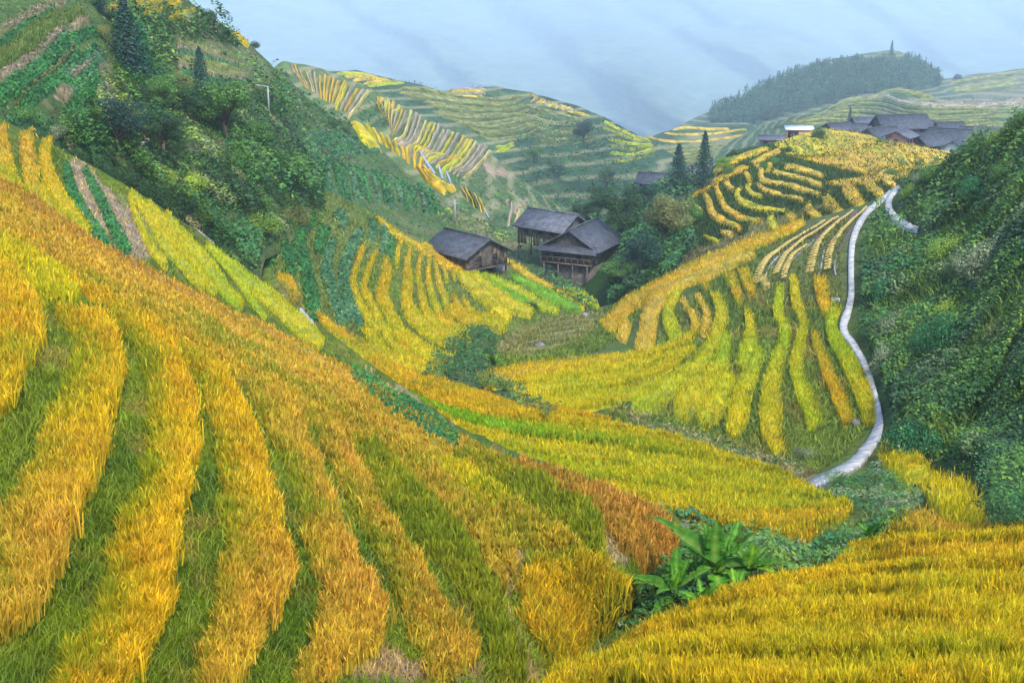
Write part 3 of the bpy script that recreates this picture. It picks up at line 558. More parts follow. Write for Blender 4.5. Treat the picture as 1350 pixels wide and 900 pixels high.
fl = ['leftmost narrow golden strip of the fan, beside the dark green beds', 'second narrow golden strip of the fan from the dark green beds', 'widest lens shaped golden strip in the upper fan', 'short golden stub hanging from the fan crest', 'long golden fan strip right of a bright green gap',
      'slim golden fan strip in the middle of the fan', 'golden fan strip left of the barn, reaching the broad field', 'golden fan strip below the left end of the barn', 'very short golden strip right under the fan crest', 'shortest golden strip beside a grassy notch', 'short golden strip below the grassy notch', 'small golden wedge right of the grassy notch']
for c, l in zip(fanC, fl): plot(valley, C=C5(*c), pal='gold', pal2='yellow', label=l, group=GA, h=.6, dens=1.0, wpx=.9, lift=.4, tilt=-.3, inset=.14)
for c, p, l in (([(285, 108, 3), (330, 145, 6), (380, 185, 9), (450, 228, 12), (540, 278, 14), (620, 330, 18)], 'gold', 'golden rice band along the fan crest left of the barn'),
             ([(610, 320, 14), (650, 370, 24), (720, 430, 28), (790, 490, 26), (815, 520, 14)], 'yellow', 'yellow rice band falling from the crest right of the fan'),
             ([(470, 212, 5), (560, 260, 9), (640, 315, 15), (720, 385, 22), (810, 455, 28), (905, 495, 16)], 'yellow', 'yellow green band just under the left barn'),
             ([(620, 285, 6), (690, 345, 14), (770, 400, 20), (850, 445, 22), (920, 480, 12)], 'green', 'bright green rice band starting at the barn wall'),
             ([(700, 330, 6), (770, 365, 12), (850, 410, 18), (930, 455, 20), (1010, 485, 12)], 'lime', 'lime green rice band right of the bright green one'),
             ([(820, 340, 8), (890, 375, 14), (960, 415, 18), (1040, 455, 18), (1100, 480, 8)], 'green', 'bright green rice band at the lower right of the barn'),
             ([(775, 262, 5), (830, 298, 10), (890, 340, 12), (960, 385, 13), (1030, 430, 14), (1110, 475, 8)], 'gold', 'orange gold band running down from the barn corner'),
             ([(1025, 392, 5), (1070, 405, 14), (1120, 435, 18), (1168, 465, 8)], 'lime', 'small olive plot at the valley head under the hip roofed house')):
    plot(valley, C=C5(*c), pal=p, label=l, group='rice bands around the left barn', h=.6, dens=1.0, wpx=.9, lift=.3, tilt=-.4, inset=.05)
for L, R, p, l in ((C5((540, 480), (640, 540), (700, 545), (760, 580)), C5((600, 470), (700, 490), (790, 505), (818, 545)), 'gold', 'golden field where the fan strips meet the weedy gully'),
                   (C5((480, 500), (560, 560), (630, 600), (648, 640)), C5((560, 500), (640, 545), (668, 590), (665, 625)), 'gold', 'golden rice lobe with a rounded tip in the gully'),
                   (C5((330, 560), (420, 640), (500, 690), (545, 735)), C5((420, 560), (500, 620), (570, 650), (610, 650)), 'yellow', 'yellow rice field above the banana tuft in the gully'),
                   (C5((218, 540), (250, 590), (300, 645)), C5((262, 540), (300, 590), (345, 640)), 'yellow', 'short yellow strip under the leftmost fan strips'),
                   (C5((295, 575), (350, 635), (420, 690)), C5((330, 570), (390, 630), (450, 690)), 'yellow', 'short yellow strip next to the yellow gully field'),
                   (C5((345, 610), (420, 680), (500, 730)), C5((400, 610), (470, 670), (540, 715)), 'gold', 'golden sliver above the valley head terrace'),
                   (C5((40, 500), (120, 580), (220, 650), (330, 690), (440, 730), (550, 745)), C5((60, 485), (150, 550), (240, 600), (330, 640), (440, 690), (540, 720)), 'gold', 'orange gold band sweeping from the white slab to the gully'),
                   (C5((90, 590), (150, 640), (230, 690)), C5((110, 570), (190, 620), (280, 672)), 'yellow', 'yellow sliver on the spur shoulder below the orange gold band')):
    plot(valley, L, R, pal=p, pal2='yellow', label=l, group=GA, h=.6, dens=1.0, wpx=.9, lift=.4, tilt=-.3, inset=.14)
C35 = T(350, 250, 6)
for c, p, l in (([(40, 340, 30), (35, 450, 38), (45, 600, 36)], 'bed', 'dark green bed against the bushes, leftmost of the fan beds'),
             ([(180, 225, 40), (140, 330, 42), (165, 460, 45), (200, 600, 48), (210, 700, 34)], 'bed', 'dark green curved bed second from the bushes'),
             ([(400, 230, 40), (300, 300, 50), (270, 420, 50), (300, 560, 50), (340, 720, 55), (375, 900, 58), (400, 1040, 50)], 'bed', 'longest dark green curved bed of the fan'),
             ([(480, 290, 50), (440, 400, 52), (430, 500, 40)], 'bed', 'short broad dark green bed in the upper fan'),
             ([(545, 390, 26), (500, 520, 36), (480, 650, 45), (525, 780, 50), (560, 900, 52), (640, 1060, 60)], 'bed2', 'blue green bed ending at the bottom of the fan beds'),
             ([(760, 320, 34), (690, 430, 44), (640, 560, 45), (620, 700, 45), (655, 850, 50), (720, 1000, 40), (760, 1090, 26)], 'bed2', 'blue green bed beside the leftmost narrow golden strip'),
             ([(560, 170, 40), (620, 230, 40), (600, 300, 28)], 'bed2', 'pale green bed under the crest of the fan, left one'),
             ([(830, 230, 30), (860, 310, 34), (840, 400, 34)], 'bed2', 'pale green bed under the crest of the fan, middle one'),
             ([(930, 290, 26), (950, 380, 34), (930, 480, 30)], 'bed2', 'pale green bed touching the golden crest band'),
             ([(990, 370, 22), (1000, 450, 30), (970, 520, 26)], 'bed', 'small dark green bed wedged above the lens shaped strip')):
    plot(valley, C=C35(*c), pal=p, kind='leaf', h=.55, dens=.7, name='vegetable_bed', cat='vegetable bed', label=l, group='green beds on the fan', gslab=.6, lift=.3)

# ================================================================== right hill, near face
C6 = T(800, 200, 2.4545); GR = 'rice strips on the right hill face'
rs = [(((690, 405, 20), (700, 470, 23), (708, 528, 12)), 'gold', 'short golden strip right under the harvested sheaves nearest the path'),
      (((742, 500, 18), (725, 560, 18), (755, 635, 25), (800, 720, 28), (835, 800, 29), (848, 880, 20)), 'lime', 'long yellow green strip hugging the white path'),
      (((672, 588, 13), (690, 650, 18), (720, 730, 20), (750, 800, 23), (785, 880, 20)), 'gold', 'golden strip second from the white path'),
      (((605, 405, 13), (614, 490, 17), (636, 560, 15), (620, 640, 18), (616, 720, 22), (650, 810, 28), (675, 895, 26)), 'yellow', 'long wavy yellow strip third from the white path'),
      (((560, 435, 13), (555, 520, 17), (578, 590, 17), (552, 680, 22), (532, 780, 30), (530, 900, 33), (560, 980, 20)), 'lime', 'long lime strip with a broad foot, fourth from the white path'),
      (((500, 635, 16), (472, 710, 22), (440, 790, 28), (418, 880, 30), (400, 920, 16)), 'lime', 'slanting lime strip in the middle of the hill face'),
      (((458, 508, 12), (465, 590, 18), (452, 660, 28), (432, 702, 20)), 'yellow', 'short club shaped yellow strip in the middle of the hill face'),
      (((388, 585, 13), (372, 680, 24), (330, 760, 40), (270, 820, 48), (220, 850, 20)), 'lime', 'broad lime strip fanning out above the gully'),
      (((400, 720, 26), (370, 790, 34), (330, 850, 36), (310, 890, 18)), 'lime', 'lime wedge at the foot of the hill face'),
      (((348, 455, 14), (372, 520, 19), (362, 575, 20), (328, 650, 20), (280, 705, 24), (210, 760, 30), (130, 810, 36), (80, 830, 16)), 'yellow', 'long yellow strip turning left towards the gully'),
      (((292, 465, 10), (325, 530, 12), (312, 595, 12)), 'tan', 'small tan hook strip on the left half of the hill face'),
      (((243, 478, 10), (282, 540, 12), (284, 585, 12)), 'tan', 'smallest tan hook strip of the hill face'),
      (((240, 435, 10), (200, 510, 15), (205, 560, 22), (222, 605, 20)), 'yellow', 'yellow strip with a blunt foot on the left half of the hill face'),
      (((200, 450, 14), (145, 520, 24), (130, 590, 28), (120, 650, 32)), 'tan', 'broad tan strip left of the blunt foot strip'),
      (((70, 550, 16), (45, 610, 20)), 'tan', 'short tan lobe at the left end of the hill face'),
      (((440, 380, 18), (460, 430, 20), (470, 460, 8)), 'gold', 'small golden strip just left of the harvested sheaves'),
      (((395, 395, 20), (415, 440, 18), (432, 500, 10)), 'gold', 'small golden strip second left of the harvested sheaves'),
      (((500, 400, 14), (520, 440, 12)), 'pale', 'pale stubble strip below the first furrow'),
      (((300, 410, 20), (330, 440, 14)), 'gold', 'golden stub below the crest band of the hill face'),
      (((0, 575, 26), (60, 505, 24), (140, 455, 22), (240, 405, 20), (340, 355, 20), (440, 312, 18), (560, 262, 15), (640, 225, 8)), 'gold', 'long bright band of rice along the crest of the right hill face'),
      (((180, 470, 12), (240, 430, 14), (330, 390, 18), (420, 350, 18), (480, 330, 8)), 'tan', 'tan band just below the crest band of the right hill')]
for c, p, l in rs: plot(valley, C=C6(*c), pal=p, pal2={'gold': 'gold', 'tan': 'tan', 'pale': 'pale'}.get(p, 'yellow' if p == 'lime' else 'lime'), label=l, group=GR, h=.65, dens=1.0, wpx=.9, lift=.35, tilt=.3, inset=-.02)
lo = [[(628, 492), (690, 478), (760, 470), (850, 460), (905, 440), (925, 425)], [(640, 510), (700, 497), (780, 483), (850, 472), (910, 455)], [(668, 512), (740, 500), (800, 492), (860, 480), (920, 462)], [(680, 528), (750, 518), (820, 508), (870, 494)], [(745, 545), (800, 536), (850, 524), (880, 505)]]
for i, (p, l) in enumerate((('gold', 'pale gold terrace tip poking into the weedy gully'), ('yellow', 'yellow terrace above the pale gold tip, right of the gully'), ('yellow', 'pale yellow terrace low on the right hill'), ('yellow', 'lowest yellow terrace on the gully side of the right hill'))):
    plot(valley, lo[i + 1], lo[i], pal=p, pal2='yellow', label=l, group='rice terraces beside the gully', h=.6, dens=1.0, wpx=.9, lift=.4, tilt=.25, inset=.02)
# harvested sheaves and wet furrows
def row_of_sheaves(c, label):
    p, ln = resample(c, 200); n = max(6, int(ln / 3.2)); p, _ = resample(c, n); an = np.arange(9) * 2 * np.pi / 9
    for x, y, hw in p:
        a = valley.P(x - hw, y + 1.5); b = valley.P(x + hw, y - 1.0); d = float(valley.d(x, y)); r = 1.6 * d / F
        ax = b - a; ax /= np.linalg.norm(ax); u = np.cross(ax, (0, 0, 1)); u /= np.linalg.norm(u); v = np.cross(u, ax); V = []; Cc = []
        for j, (t, rr) in enumerate(((0, .02), (0.02, .75), (.3, .9), (.45, .8), (.75, 1.15), (1, .95), (1.04, .05))):
            V.append(a + (b - a) * t + (np.cos(an)[:, None] * u + np.sin(an)[:, None] * v) * r * rr * rng.uniform(.8, 1.2, (9, 1)) + np.array([0, 0, .3]))
            Cc.append(np.array([(.45, .35, .11), (.45, .36, .12), (.44, .34, .11), (.36, .27, .09), (.52, .42, .15), (.46, .38, .13), (.36, .3, .10)][j]) * rng.uniform(.75, 1.15, (9, 1)))
        i0 = np.arange(9); i1 = (i0 + 1) % 9; Q = np.concatenate([np.stack([i0, i1, i1 + 9, i0 + 9], 1) + 9 * j for j in range(6)])
        tag(mesh_obj('rice_sheaf', np.concatenate(V), [Q], np.concatenate(Cc), M_RICE), label, 'rice sheaf', 'harvested sheaves laid in rows by the path')
def ribbon(layer, c, mat, name, up=.05, th=.12, parent=None, col=(1, 1, 1), noise=0.):
    p, ln = resample(c, max(8, int(len(c) * 9))); a, b = edges([tuple(q) for q in p]) if False else (None, None)
    t = np.gradient(p[:, :2], axis=0); t /= np.linalg.norm(t, axis=1)[:, None] + 1e-9; nn = np.stack([-t[:, 1], t[:, 0]], 1); w = p[:, 2:3] * (1 + noise * (rng.random((len(p), 1)) - .5))
    A = p[:, :2] + nn * w; B = p[:, :2] - nn * w; PA = layer.P(A[:, 0], A[:, 1]); PB = layer.P(B[:, 0], B[:, 1]); PM = layer.P(p[:, 0], p[:, 1])
    for q in (PA, PB, PM): q[:, 2] += up
    n = len(p); low = np.array([0, 0, th]); V = np.concatenate([PA, PM, PB, PA - low, PB - low]); i = np.arange(n - 1); j = i + 1
    Q = np.concatenate([np.stack([i, j, j + n, i + n], 1), np.stack([i + n, j + n, j + 2 * n, i + 2 * n], 1), np.stack([i + 3 * n, j + 3 * n, j, i], 1), np.stack([i + 2 * n, j + 2 * n, j + 4 * n, i + 4 * n], 1)])
    return mesh_obj(name, V, [Q], np.tile(np.array(col, float), (len(V), 1)), mat, parent)
H6 = T(980, 330, 6)
for c, l in ((C6((700, 235, 5), (640, 268, 7), (570, 312, 9), (520, 350, 12), (490, 400, 13), (486, 430, 9)), 'tied rice sheaf in the curving row left of the first dark furrow'),
             (C6((742, 222, 5), (680, 262, 7), (610, 308, 8), (570, 350, 10), (545, 400, 11)), 'tied rice sheaf in the row between the first and second dark furrows'),
             (C6((640, 312, 6), (598, 345, 9), (578, 385, 11), (572, 415, 9)), 'rice sheaf in the short row touching the green patch'),
             (C6((790, 200, 5), (740, 240, 7), (690, 290, 10), (668, 340, 13), (655, 395, 13)), 'rice sheaf in the row second from the white path'),
             (C6((835, 192, 4), (795, 225, 6), (745, 280, 9), (720, 330, 12), (712, 385, 11)), 'rice sheaf in the row nearest to the white path')):
    row_of_sheaves(c, l)
for c, l in ((C6((760, 210, 5), (690, 245, 6), (610, 290, 7), (555, 335, 8), (525, 370, 8), (510, 410, 6)), 'dark muddy furrow nearest the golden crest band'),
             (C6((810, 190, 5), (740, 235, 7), (670, 285, 8), (625, 325, 8), (600, 350, 6)), 'dark muddy furrow ending at a green patch'),
             (C6((800, 215, 4), (740, 265, 6), (702, 320, 7), (692, 370, 8), (684, 402, 6)), 'dark muddy furrow between the two right hand sheaf rows'),
             (C6((800, 240, 4), (770, 280, 5), (744, 330, 7), (736, 370, 7), (740, 400, 6)), 'dark muddy furrow nearest the white path')):
    o = tag(ribbon(valley, c, M_MUD, 'furrow', .04, .1), l, 'furrow', 'wet furrows between the sheaves'); m = len(c)
    w = ribbon(valley, [(x + .4, y + .5, q * .42) for x, y, q in c[m // 2:]], M_WATER, 'water', .075, .03, o)
# concrete path with its slabs, the upper path and small stones
c = [(1174, 254, 2.5), (1166, 262, 4), (1150, 275, 5), (1138, 288, 5.5), (1130, 302, 6), (1124, 320, 6), (1122, 345, 6), (1122, 370, 6), (1122, 392, 6.5), (1118, 412, 7), (1112, 428, 8), (1114, 442, 7), (1126, 460, 6.5), (1138, 480, 6.5), (1146, 505, 7), (1154, 530, 7.5), (1158, 555, 8.5), (1156, 574, 10), (1142, 596, 11), (1128, 612, 11), (1105, 627, 11), (1082, 638, 11), (1068, 645, 9)]
tag(ribbon(valley, [(x, y, w * .62) for x, y, w in c], M_CONC, 'path', .25, .6, noise=.18), kind='structure')
c = [(1186, 250, 2.5), (1176, 258, 3.2), (1171, 270, 4), (1174, 284, 4.5), (1184, 294, 4.5), (1198, 302, 4), (1210, 306, 2.5)]
tag(ribbon(valley, c, M_CONC, 'upper_path', .35, .5, noise=.2), kind='structure')
c = [(1150, 592, 1.6), (1136, 612, 1.6), (1112, 631, 1.8), (1090, 643, 1.8), (1076, 649, 1.8)]
tag(ribbon(valley, c, M_STONE, 'drain_channel', .16, .3), 'grey drain edge along the lower end of the white path', 'drain')
tag(ribbon(near, [(396, 408, 1.5), (402, 419, 4), (410, 430, 5), (414, 438, 2)], M_CONC, 'stone_slab', .12, .3), 'white stone slab beside the lime yellow strip on the spur', 'slab')
tag(ribbon(valley, [(1096, 396, 1.2), (1104, 397.5, 2), (1107, 398, 1.2)], M_CONC, 'stone_sill', .2, .3), 'short white sill at the end of the furrow by the path', 'sill')

# ================================================================== upper terraces on the right hill
U4 = T(840, 160, 5.625); GU = 'rice strips on the upper right terraces'; GV = 'fan of rice strips above the path'
us = [(U4((565, 385, 16), (600, 352, 22), (690, 300, 24), (780, 262, 22), (900, 222, 18), (990, 198, 12)), 'gold', 'outermost rim of golden rice on the upper terraces, nearest the conifers'),
      (U4((478, 670, 14), (420, 630, 22), (392, 580, 24), (430, 520, 24), (540, 462, 24), (640, 408, 20), (760, 358, 18), (880, 296, 18), (980, 248, 16), (1070, 208, 10)), 'gold', 'long golden rim strip curling round the left end of the upper terraces'),
      (U4((490, 515, 16), (530, 590, 24), (555, 680, 26), (640, 740, 22), (780, 795, 18)), 'gold', 'second curved golden strip of the upper terraces from the conifers'),
      (U4((575, 465, 16), (610, 550, 22), (650, 635, 22), (740, 700, 20), (850, 730, 18), (945, 742, 14)), 'gold', 'third curved golden strip of the upper terraces from the conifers'),
      (U4((650, 435, 22), (690, 490, 22), (725, 515, 12)), 'tan', 'short tan lobe high on the curved upper terraces'),
      (U4((770, 490, 14), (740, 540, 20), (765, 590, 22), (860, 628, 20), (1000, 650, 14), (1115, 662, 12)), 'yellow', 'bright yellow curved strip in the middle of the upper terraces'),
      (U4((850, 448, 14), (815, 500, 18), (860, 540, 16), (935, 558, 10)), 'yellow', 'small yellow hook inside the bright yellow strip'),
      (U4((880, 455, 14), (960, 515, 16), (1080, 548, 14), (1240, 590, 14)), 'tan', 'tan strip along the broadest dark green bank'),
      (U4((870, 315, 20), (920, 360, 20), (915, 420, 22), (980, 445, 16), (1120, 472, 14), (1360, 540, 14)), 'tan', 'tan strip winding down from the top rim to a long straight run'),
      (U4((1000, 365, 18), (1100, 392, 14), (1230, 430, 14), (1380, 478, 14)), 'tan', 'second highest tan strip under the hilltop field'),
      (U4((1090, 325, 14), (1200, 350, 14), (1380, 400, 14)), 'tan', 'highest tan strip right under the hilltop field'),
      (U4((980, 285, 16), (985, 335, 18), (955, 385, 14)), 'gold', 'short upright golden strip near the rim of the upper terraces'),
      (U4((780, 370, 16), (830, 420, 18), (850, 440, 10)), 'gold', 'small golden tongue between two dark bushes on the upper terraces'),
      (U4((610, 815, 10), (660, 825, 16), (720, 835, 12)), 'tan', 'tiny tan strip at the foot of the upper terraces'),
      (U4((490, 835, 6), (540, 870, 12), (610, 895, 10)), 'yellow', 'little yellow strip among the shrubs left of the crest band')]
for c, p, l in us: plot(upper, C=c, pal=p, label=l, group=GU, gslab=.88, h=.55, dens=.9, wpx=.7, lift=.5, inset=-.06)
vs = [(C6((528, 205, 12), (535, 240, 18), (555, 270, 12)), 'yellow', 'bright yellow end strip of the fan above the path'), (C6((580, 190, 10), (600, 220, 18), (640, 255, 12)), 'gold', 'second golden strip of the upper fan from its bright yellow end'), (C6((648, 165, 10), (660, 195, 16), (700, 228, 10)), 'gold', 'third golden strip of the upper fan from its bright yellow end'),
      (C6((705, 135, 14), (725, 170, 22), (765, 205, 14)), 'gold', 'broad golden strip in the middle of the upper fan'), (C6((770, 95, 12), (785, 130, 24), (830, 175, 14)), 'gold', 'widest golden strip of the upper fan'), (C6((828, 80, 10), (850, 110, 18), (895, 148, 12)), 'gold', 'golden strip of the upper fan second from the hilltop bushes'), (C6((880, 58, 10), (905, 90, 16), (940, 125, 10)), 'tan', 'last golden strip of the upper fan before the hilltop bushes'),
      (C6((480, 250, 5), (470, 275, 6), (490, 305, 5)), 'pale', 'thin pale strip low on the grassy slope above the crest band'), (C6((410, 290, 6), (415, 310, 7), (430, 330, 5)), 'tan', 'short tan strip low on the grassy slope above the crest band')]
for c, p, l in vs: plot(upper, C=c, pal=p, label=l, group=GV, gslab=.88, h=.5, dens=.9, wpx=.7, lift=.4, inset=.0)
for L, R, p, p2, l in (([(1018, 190), (1040, 181), (1075, 171), (1092, 169), (1138, 176), (1158, 183)], [(1042, 207), (1060, 206), (1090, 207), (1125, 204), (1155, 194)], 'yellow', 'gold', 'bright yellow field on the hilltop beside the village'),
                    ([(1042, 206), (1090, 206), (1132, 196), (1148, 188)], [(1120, 226), (1150, 232), (1180, 228), (1198, 205)], 'gold', 'gold', 'golden orange hilltop field below the bright yellow one'),
                    ([(1148, 187), (1175, 187), (1215, 194), (1262, 204)], [(1185, 228), (1205, 226), (1235, 217), (1258, 209)], 'gold', 'tan', 'tan orange hilltop field reaching the dark bushes'),
                    ([(1080, 240), (1120, 236), (1165, 230), (1200, 226)], [(1120, 250), (1140, 244), (1170, 238), (1196, 233)], 'gold', 'gold', 'narrow golden ledge below the hilltop fields')):
    plot(upper, L, R, pal=p, pal2=p2, label=l, group='hilltop rice fields', gslab=.9, h=.4, dens=.8, wpx=.7, lift=.2, closed=(True, True))

# ================================================================== terraces on the far hills
S3 = T(350, 0, 3); F3 = T(800, 0, 2.4545); FK = dict(h=.9, dens=0, gslab=1, lift=.3)
def pz(*names): return lambda i: names[i % len(names)]
fan(striped, S3((85, 246), (105, 290), (150, 340)), S3((425, 352), (385, 405), (330, 468)), 17, pz('pink', 'gold', 'pink', 'pale', 'pink', 'pink', 'gold', 'tan', 'gold', 'gold', 'tan', 'gold', 'yellow'), .6, 'crest strip on the far striped hill, {0} from its upper left end', 'rice strips high on the striped hill', **FK)
fan(striped, S3((432, 368), (440, 425), (485, 470)), S3((572, 428), (545, 490), (505, 545)), 8, pz('gold', 'pink', 'pale', 'tan', 'pale', 'pink'), .5, 'striped hill strip between the bushy hollow and the hooked strips, {0} from the left', 'middle rice strips on the striped hill', seed=41, **FK)
fan(striped, S3((455, 375), (445, 405), (470, 425)), S3((545, 415), (530, 440), (500, 445)), 4, pz('gold', 'lime', 'gold', 'yellow'), .6, 'short yellow strip beside the far bushy hollow, {0} from the left', 'rice strips by the bushy hollow', seed=2, **FK)
fan(striped, S3((572, 425), (560, 480), (535, 545), (490, 552)), S3((905, 592), (865, 645), (820, 690), (775, 705)), 18, pz('pale', 'pink', 'pink', 'pale', 'yellow', 'yellow', 'pink', 'pink', 'pink', 'yellow', 'pink', 'gold', 'yellow', 'yellow'), .52, 'hooked strip on the shoulder of the far striped hill, {0} from the upper end', 'hooked rice strips on the striped hill', seed=5, **FK)
fan(striped, S3((560, 560), (590, 580), (660, 600)), S3((700, 690), (740, 660), (800, 620)), 6, pz('yellow', 'gold', 'lime'), .5, 'level yellow strip low on the far striped hill, {0} from the top', 'level rice strips on the striped hill', seed=8, **FK)
plot(beds, S3((335, 478), (365, 530), (400, 575)), S3((375, 490), (430, 550), (462, 602)), pal='yellow', label='bright yellow patch above the long green crop rows', group=None, **FK)
fan(beds, S3((385, 482), (400, 510), (440, 555)), S3((640, 620), (625, 650), (620, 680)), 9, pz('gold', 'tan', 'gold', 'gold'), .62, 'golden strip on the crest above the green crop rows, {0} from its upper end', 'golden strips above the crop rows', seed=4, **FK)
fan(beds, S3((590, 650), (640, 720), (720, 780)), S3((640, 655), (690, 715), (760, 740)), 4, pz('gold', 'tan'), .55, 'golden strip running beside the white reflecting paddies, {0} from the crop rows', 'golden strips beside the wet paddies', seed=6, **FK)
fan(beds, S3((755, 720), (785, 770), (800, 800)), S3((850, 780), (865, 825), (880, 855)), 5, pz('pale', 'tan', 'grass'), .5, 'pale strip above the utility pole, {0} from the left', 'pale strips near the utility pole', seed=7, **FK)
fan(beds, S3((930, 790), (960, 800), (950, 880)), S3((1060, 850), (1040, 870), (1010, 900)), 3, pz('pink', 'pale'), .4, 'narrow pale strip behind the barns, {0} from the left', 'pale strips behind the barns', seed=9, **FK)
for c, l in ((S3((612, 603, 4), (640, 650, 7), (672, 692, 4)), 'longest white reflecting paddy under the striped hill'), (S3((685, 655, 4), (692, 685, 6), (702, 712, 4)), 'middle white reflecting paddy under the striped hill'), (S3((716, 685, 4), (726, 708, 5), (735, 730, 3)), 'shortest white reflecting paddy under the striped hill'), (S3((862, 828, 3), (872, 845, 4), (884, 866, 3)), 'small white reflecting paddy near the utility pole')):
    tag(ribbon(beds, [(x_, y_, w_ * .6) for x_, y_, w_ in c], M_FLOOD, 'flooded_paddy', .3, .5), l, 'flooded paddy', 'white reflecting paddies')
fan(beds, S3((150, 600), (200, 640), (230, 760)), S3((650, 740), (690, 790), (700, 860)), 16, pz('bed', 'bed2', 'bed'), .62, 'green crop row on the slope above the barn fan, {0} from the left', 'green crop rows on the hillside', seed=11, h=.8, dens=.5, kind='leaf', name='crop_row', cat='crop row', lift=.3)
fan(beds, S3((130, 560), (200, 520), (330, 520)), S3((240, 720), (300, 620), (480, 600)), 5, pz('bed2', 'bed'), .5, 'upper green crop row below the bright yellow patch, {0} from the top', 'upper green crop rows', seed=12, h=.8, dens=.5, kind='leaf', name='crop_row', cat='crop row', lift=.3)
fan(ridge, S3((245, 284), (330, 279), (410, 292)), S3((430, 348), (500, 336), (565, 324)), 5, pz('lime', 'tan', 'tan', 'tan'), .5, 'tan strip at the left end of the second ridge, {0} from the top', 'tan strips on the second ridge', seed=3, **FK)
fan(ridge, S3((480, 342), (600, 345), (760, 372), (900, 388), (1010, 372)), S3((820, 525), (900, 562), (1000, 548), (1110, 505), (1150, 455)), 18, pz('line', 'dull', 'line'), .22, 'thin grassy contour terrace on the second ridge, {0} from the top', 'contour terraces on the second ridge', seed=13, jit=.03, wob=.2, **FK)
fan(ridge, S3((1010, 405), (1150, 445), (1290, 475)), S3((1010, 545), (1150, 580), (1330, 545)), 8, pz('line', 'dull'), .3, 'thin contour terrace on the right half of the second ridge, {0} from the top', 'contour terraces right of the second ridge wood', seed=33, **FK)
fan(ridge, S3((1010, 362), (1060, 382), (1030, 402)), S3((1300, 452), (1262, 456), (1200, 446)), 13, pz('tan', 'pink', 'pale'), .45, 'pale stubble strip on the second ridge crest, {0} from the left', 'stubble strips on the second ridge', seed=14, **FK)
fan(ridge, S3((700, 357), (790, 352), (885, 350)), S3((740, 382), (800, 386), (880, 388)), 4, pz('pink', 'tan'), .45, 'pinkish stubble strip on the middle of the second ridge, {0} from the top', 'pink strips on the second ridge', seed=15, **FK)
fan(ridge, [(792, 153), (830, 175), (862, 188)], [(800, 216), (835, 213), (868, 197)], 6, pz('lime', 'olive'), .3, 'green terrace at the right end of the second ridge, {0} from the top', 'green terraces on the second ridge', seed=16, **FK)
fan(ridge, S3((900, 570), (940, 580), (985, 560)), S3((910, 600), (950, 600), (985, 580)), 2, pz('lime'), .5, 'short lime strip in the hollow of the second ridge, {0} from the top', 'lime strips in the hollow', seed=17, **FK)
for c, l in ((U4((60, 112, 3), (200, 150, 3), (350, 156, 3), (550, 140, 3), (800, 105, 3), (890, 92, 3)), 'long tan path like terrace across the green knoll'), (U4((200, 92, 3), (300, 104, 3), (450, 96, 3), (700, 76, 3), (820, 52, 4)), 'higher tan terrace round the knoll'), (U4((260, 60, 5), (380, 45, 6), (520, 60, 5), (690, 50, 5)), 'topmost tan terrace of the knoll')):
    plot(knoll, C=c, pal='tan', label=l, group='tan terraces on the knoll', **FK)
fan(knoll, U4((20, 215), (300, 185), (700, 175), (920, 160)), U4((10, 500), (200, 420), (400, 330), (580, 280)), 14, pz('line', 'dull'), .3, 'green contour terrace on the knoll, {0} from the top', 'contour terraces on the knoll', seed=18, **FK)
fan(vhill, F3((650, 388), (780, 330), (900, 318), (1010, 345), (1350, 350)), F3((500, 425), (700, 400), (1000, 425), (1350, 405)), 13, pz('line', 'dull'), .3, 'contour terrace on the hill behind the village, {0} from the top', 'contour terraces behind the village', seed=19, **FK)
for c, p, l in ((F3((670, 382, 3), (780, 322, 3), (860, 312, 3), (900, 295, 3), (960, 288, 3)), 'line', 'pale terrace edge climbing to the rounded top behind the village'), (F3((900, 308, 3), (960, 330, 4), (1040, 338, 4), (1120, 345, 4), (1230, 340, 5), (1350, 324, 7)), 'pink', 'pinkish tan terrace band behind the village'), (F3((930, 290, 6), (990, 300, 8), (1050, 315, 6)), 'olive', 'green cap terrace on the rounded top behind the village')):
    plot(vhill, C=c, pal=p, label=l, group='terrace bands behind the village', **FK)
fan(woodhill, F3((1110, 262), (1230, 245), (1350, 225)), F3((1095, 305), (1230, 300), (1350, 288)), 5, pz('line', 'dull', 'line'), .25, 'faint terrace on the far right hill, {0} from the top', 'faint terraces on the far right hill', seed=20, h=2, dens=0, gslab=1, lift=.3)
# top left beds and strips on the wooded hillside
B0 = T(0, 0, 6); TK = dict(h=.8, dens=.7, kind='leaf', name='vegetable_bed', cat='vegetable bed', group='vegetable beds at the top left', gslab=.6, lift=.3)
for c, p, l in ((B0((-20, 800, 50), (150, 650, 50), (300, 520, 45), (420, 410, 40), (560, 320, 40), (790, 230, 32)), 'bed', 'long leafy green bed crossing the top left corner'), (B0((170, 870, 40), (330, 720, 50), (440, 650, 45), (560, 660, 36)), 'bed', 'leafy green bed below the long one at the top left'), (B0((530, 890, 40), (660, 780, 55), (720, 680, 50), (790, 590, 40)), 'bed', 'leafy green bed beside the dark blue green tree'), (B0((480, 620, 36), (600, 540, 40), (700, 480, 40), (820, 420, 40)), 'bed2', 'weedy pale green bed between the top left beds'), (B0((580, 1120, 50), (660, 1050, 60), (640, 980, 40)), 'bed', 'small leafy bed under the dark hedge'), (B0((0, 1000, 40), (120, 950, 50), (280, 960, 50), (420, 1000, 40)), 'bed2', 'weedy green bed above the upright rice strips')):
    plot(bush, C=c, pal=p, label=l, **TK)
plot(bush, C=B0((-20, 530, 55), (120, 430, 60), (250, 320, 60), (400, 220, 55), (520, 170, 50), (650, 110, 36)), pal='grass', name='grass_hedge', cat='grass hedge', label='tall yellow green grass hedge in the top left corner', h=1.1, dens=.8, wpx=1.0, lift=.2)
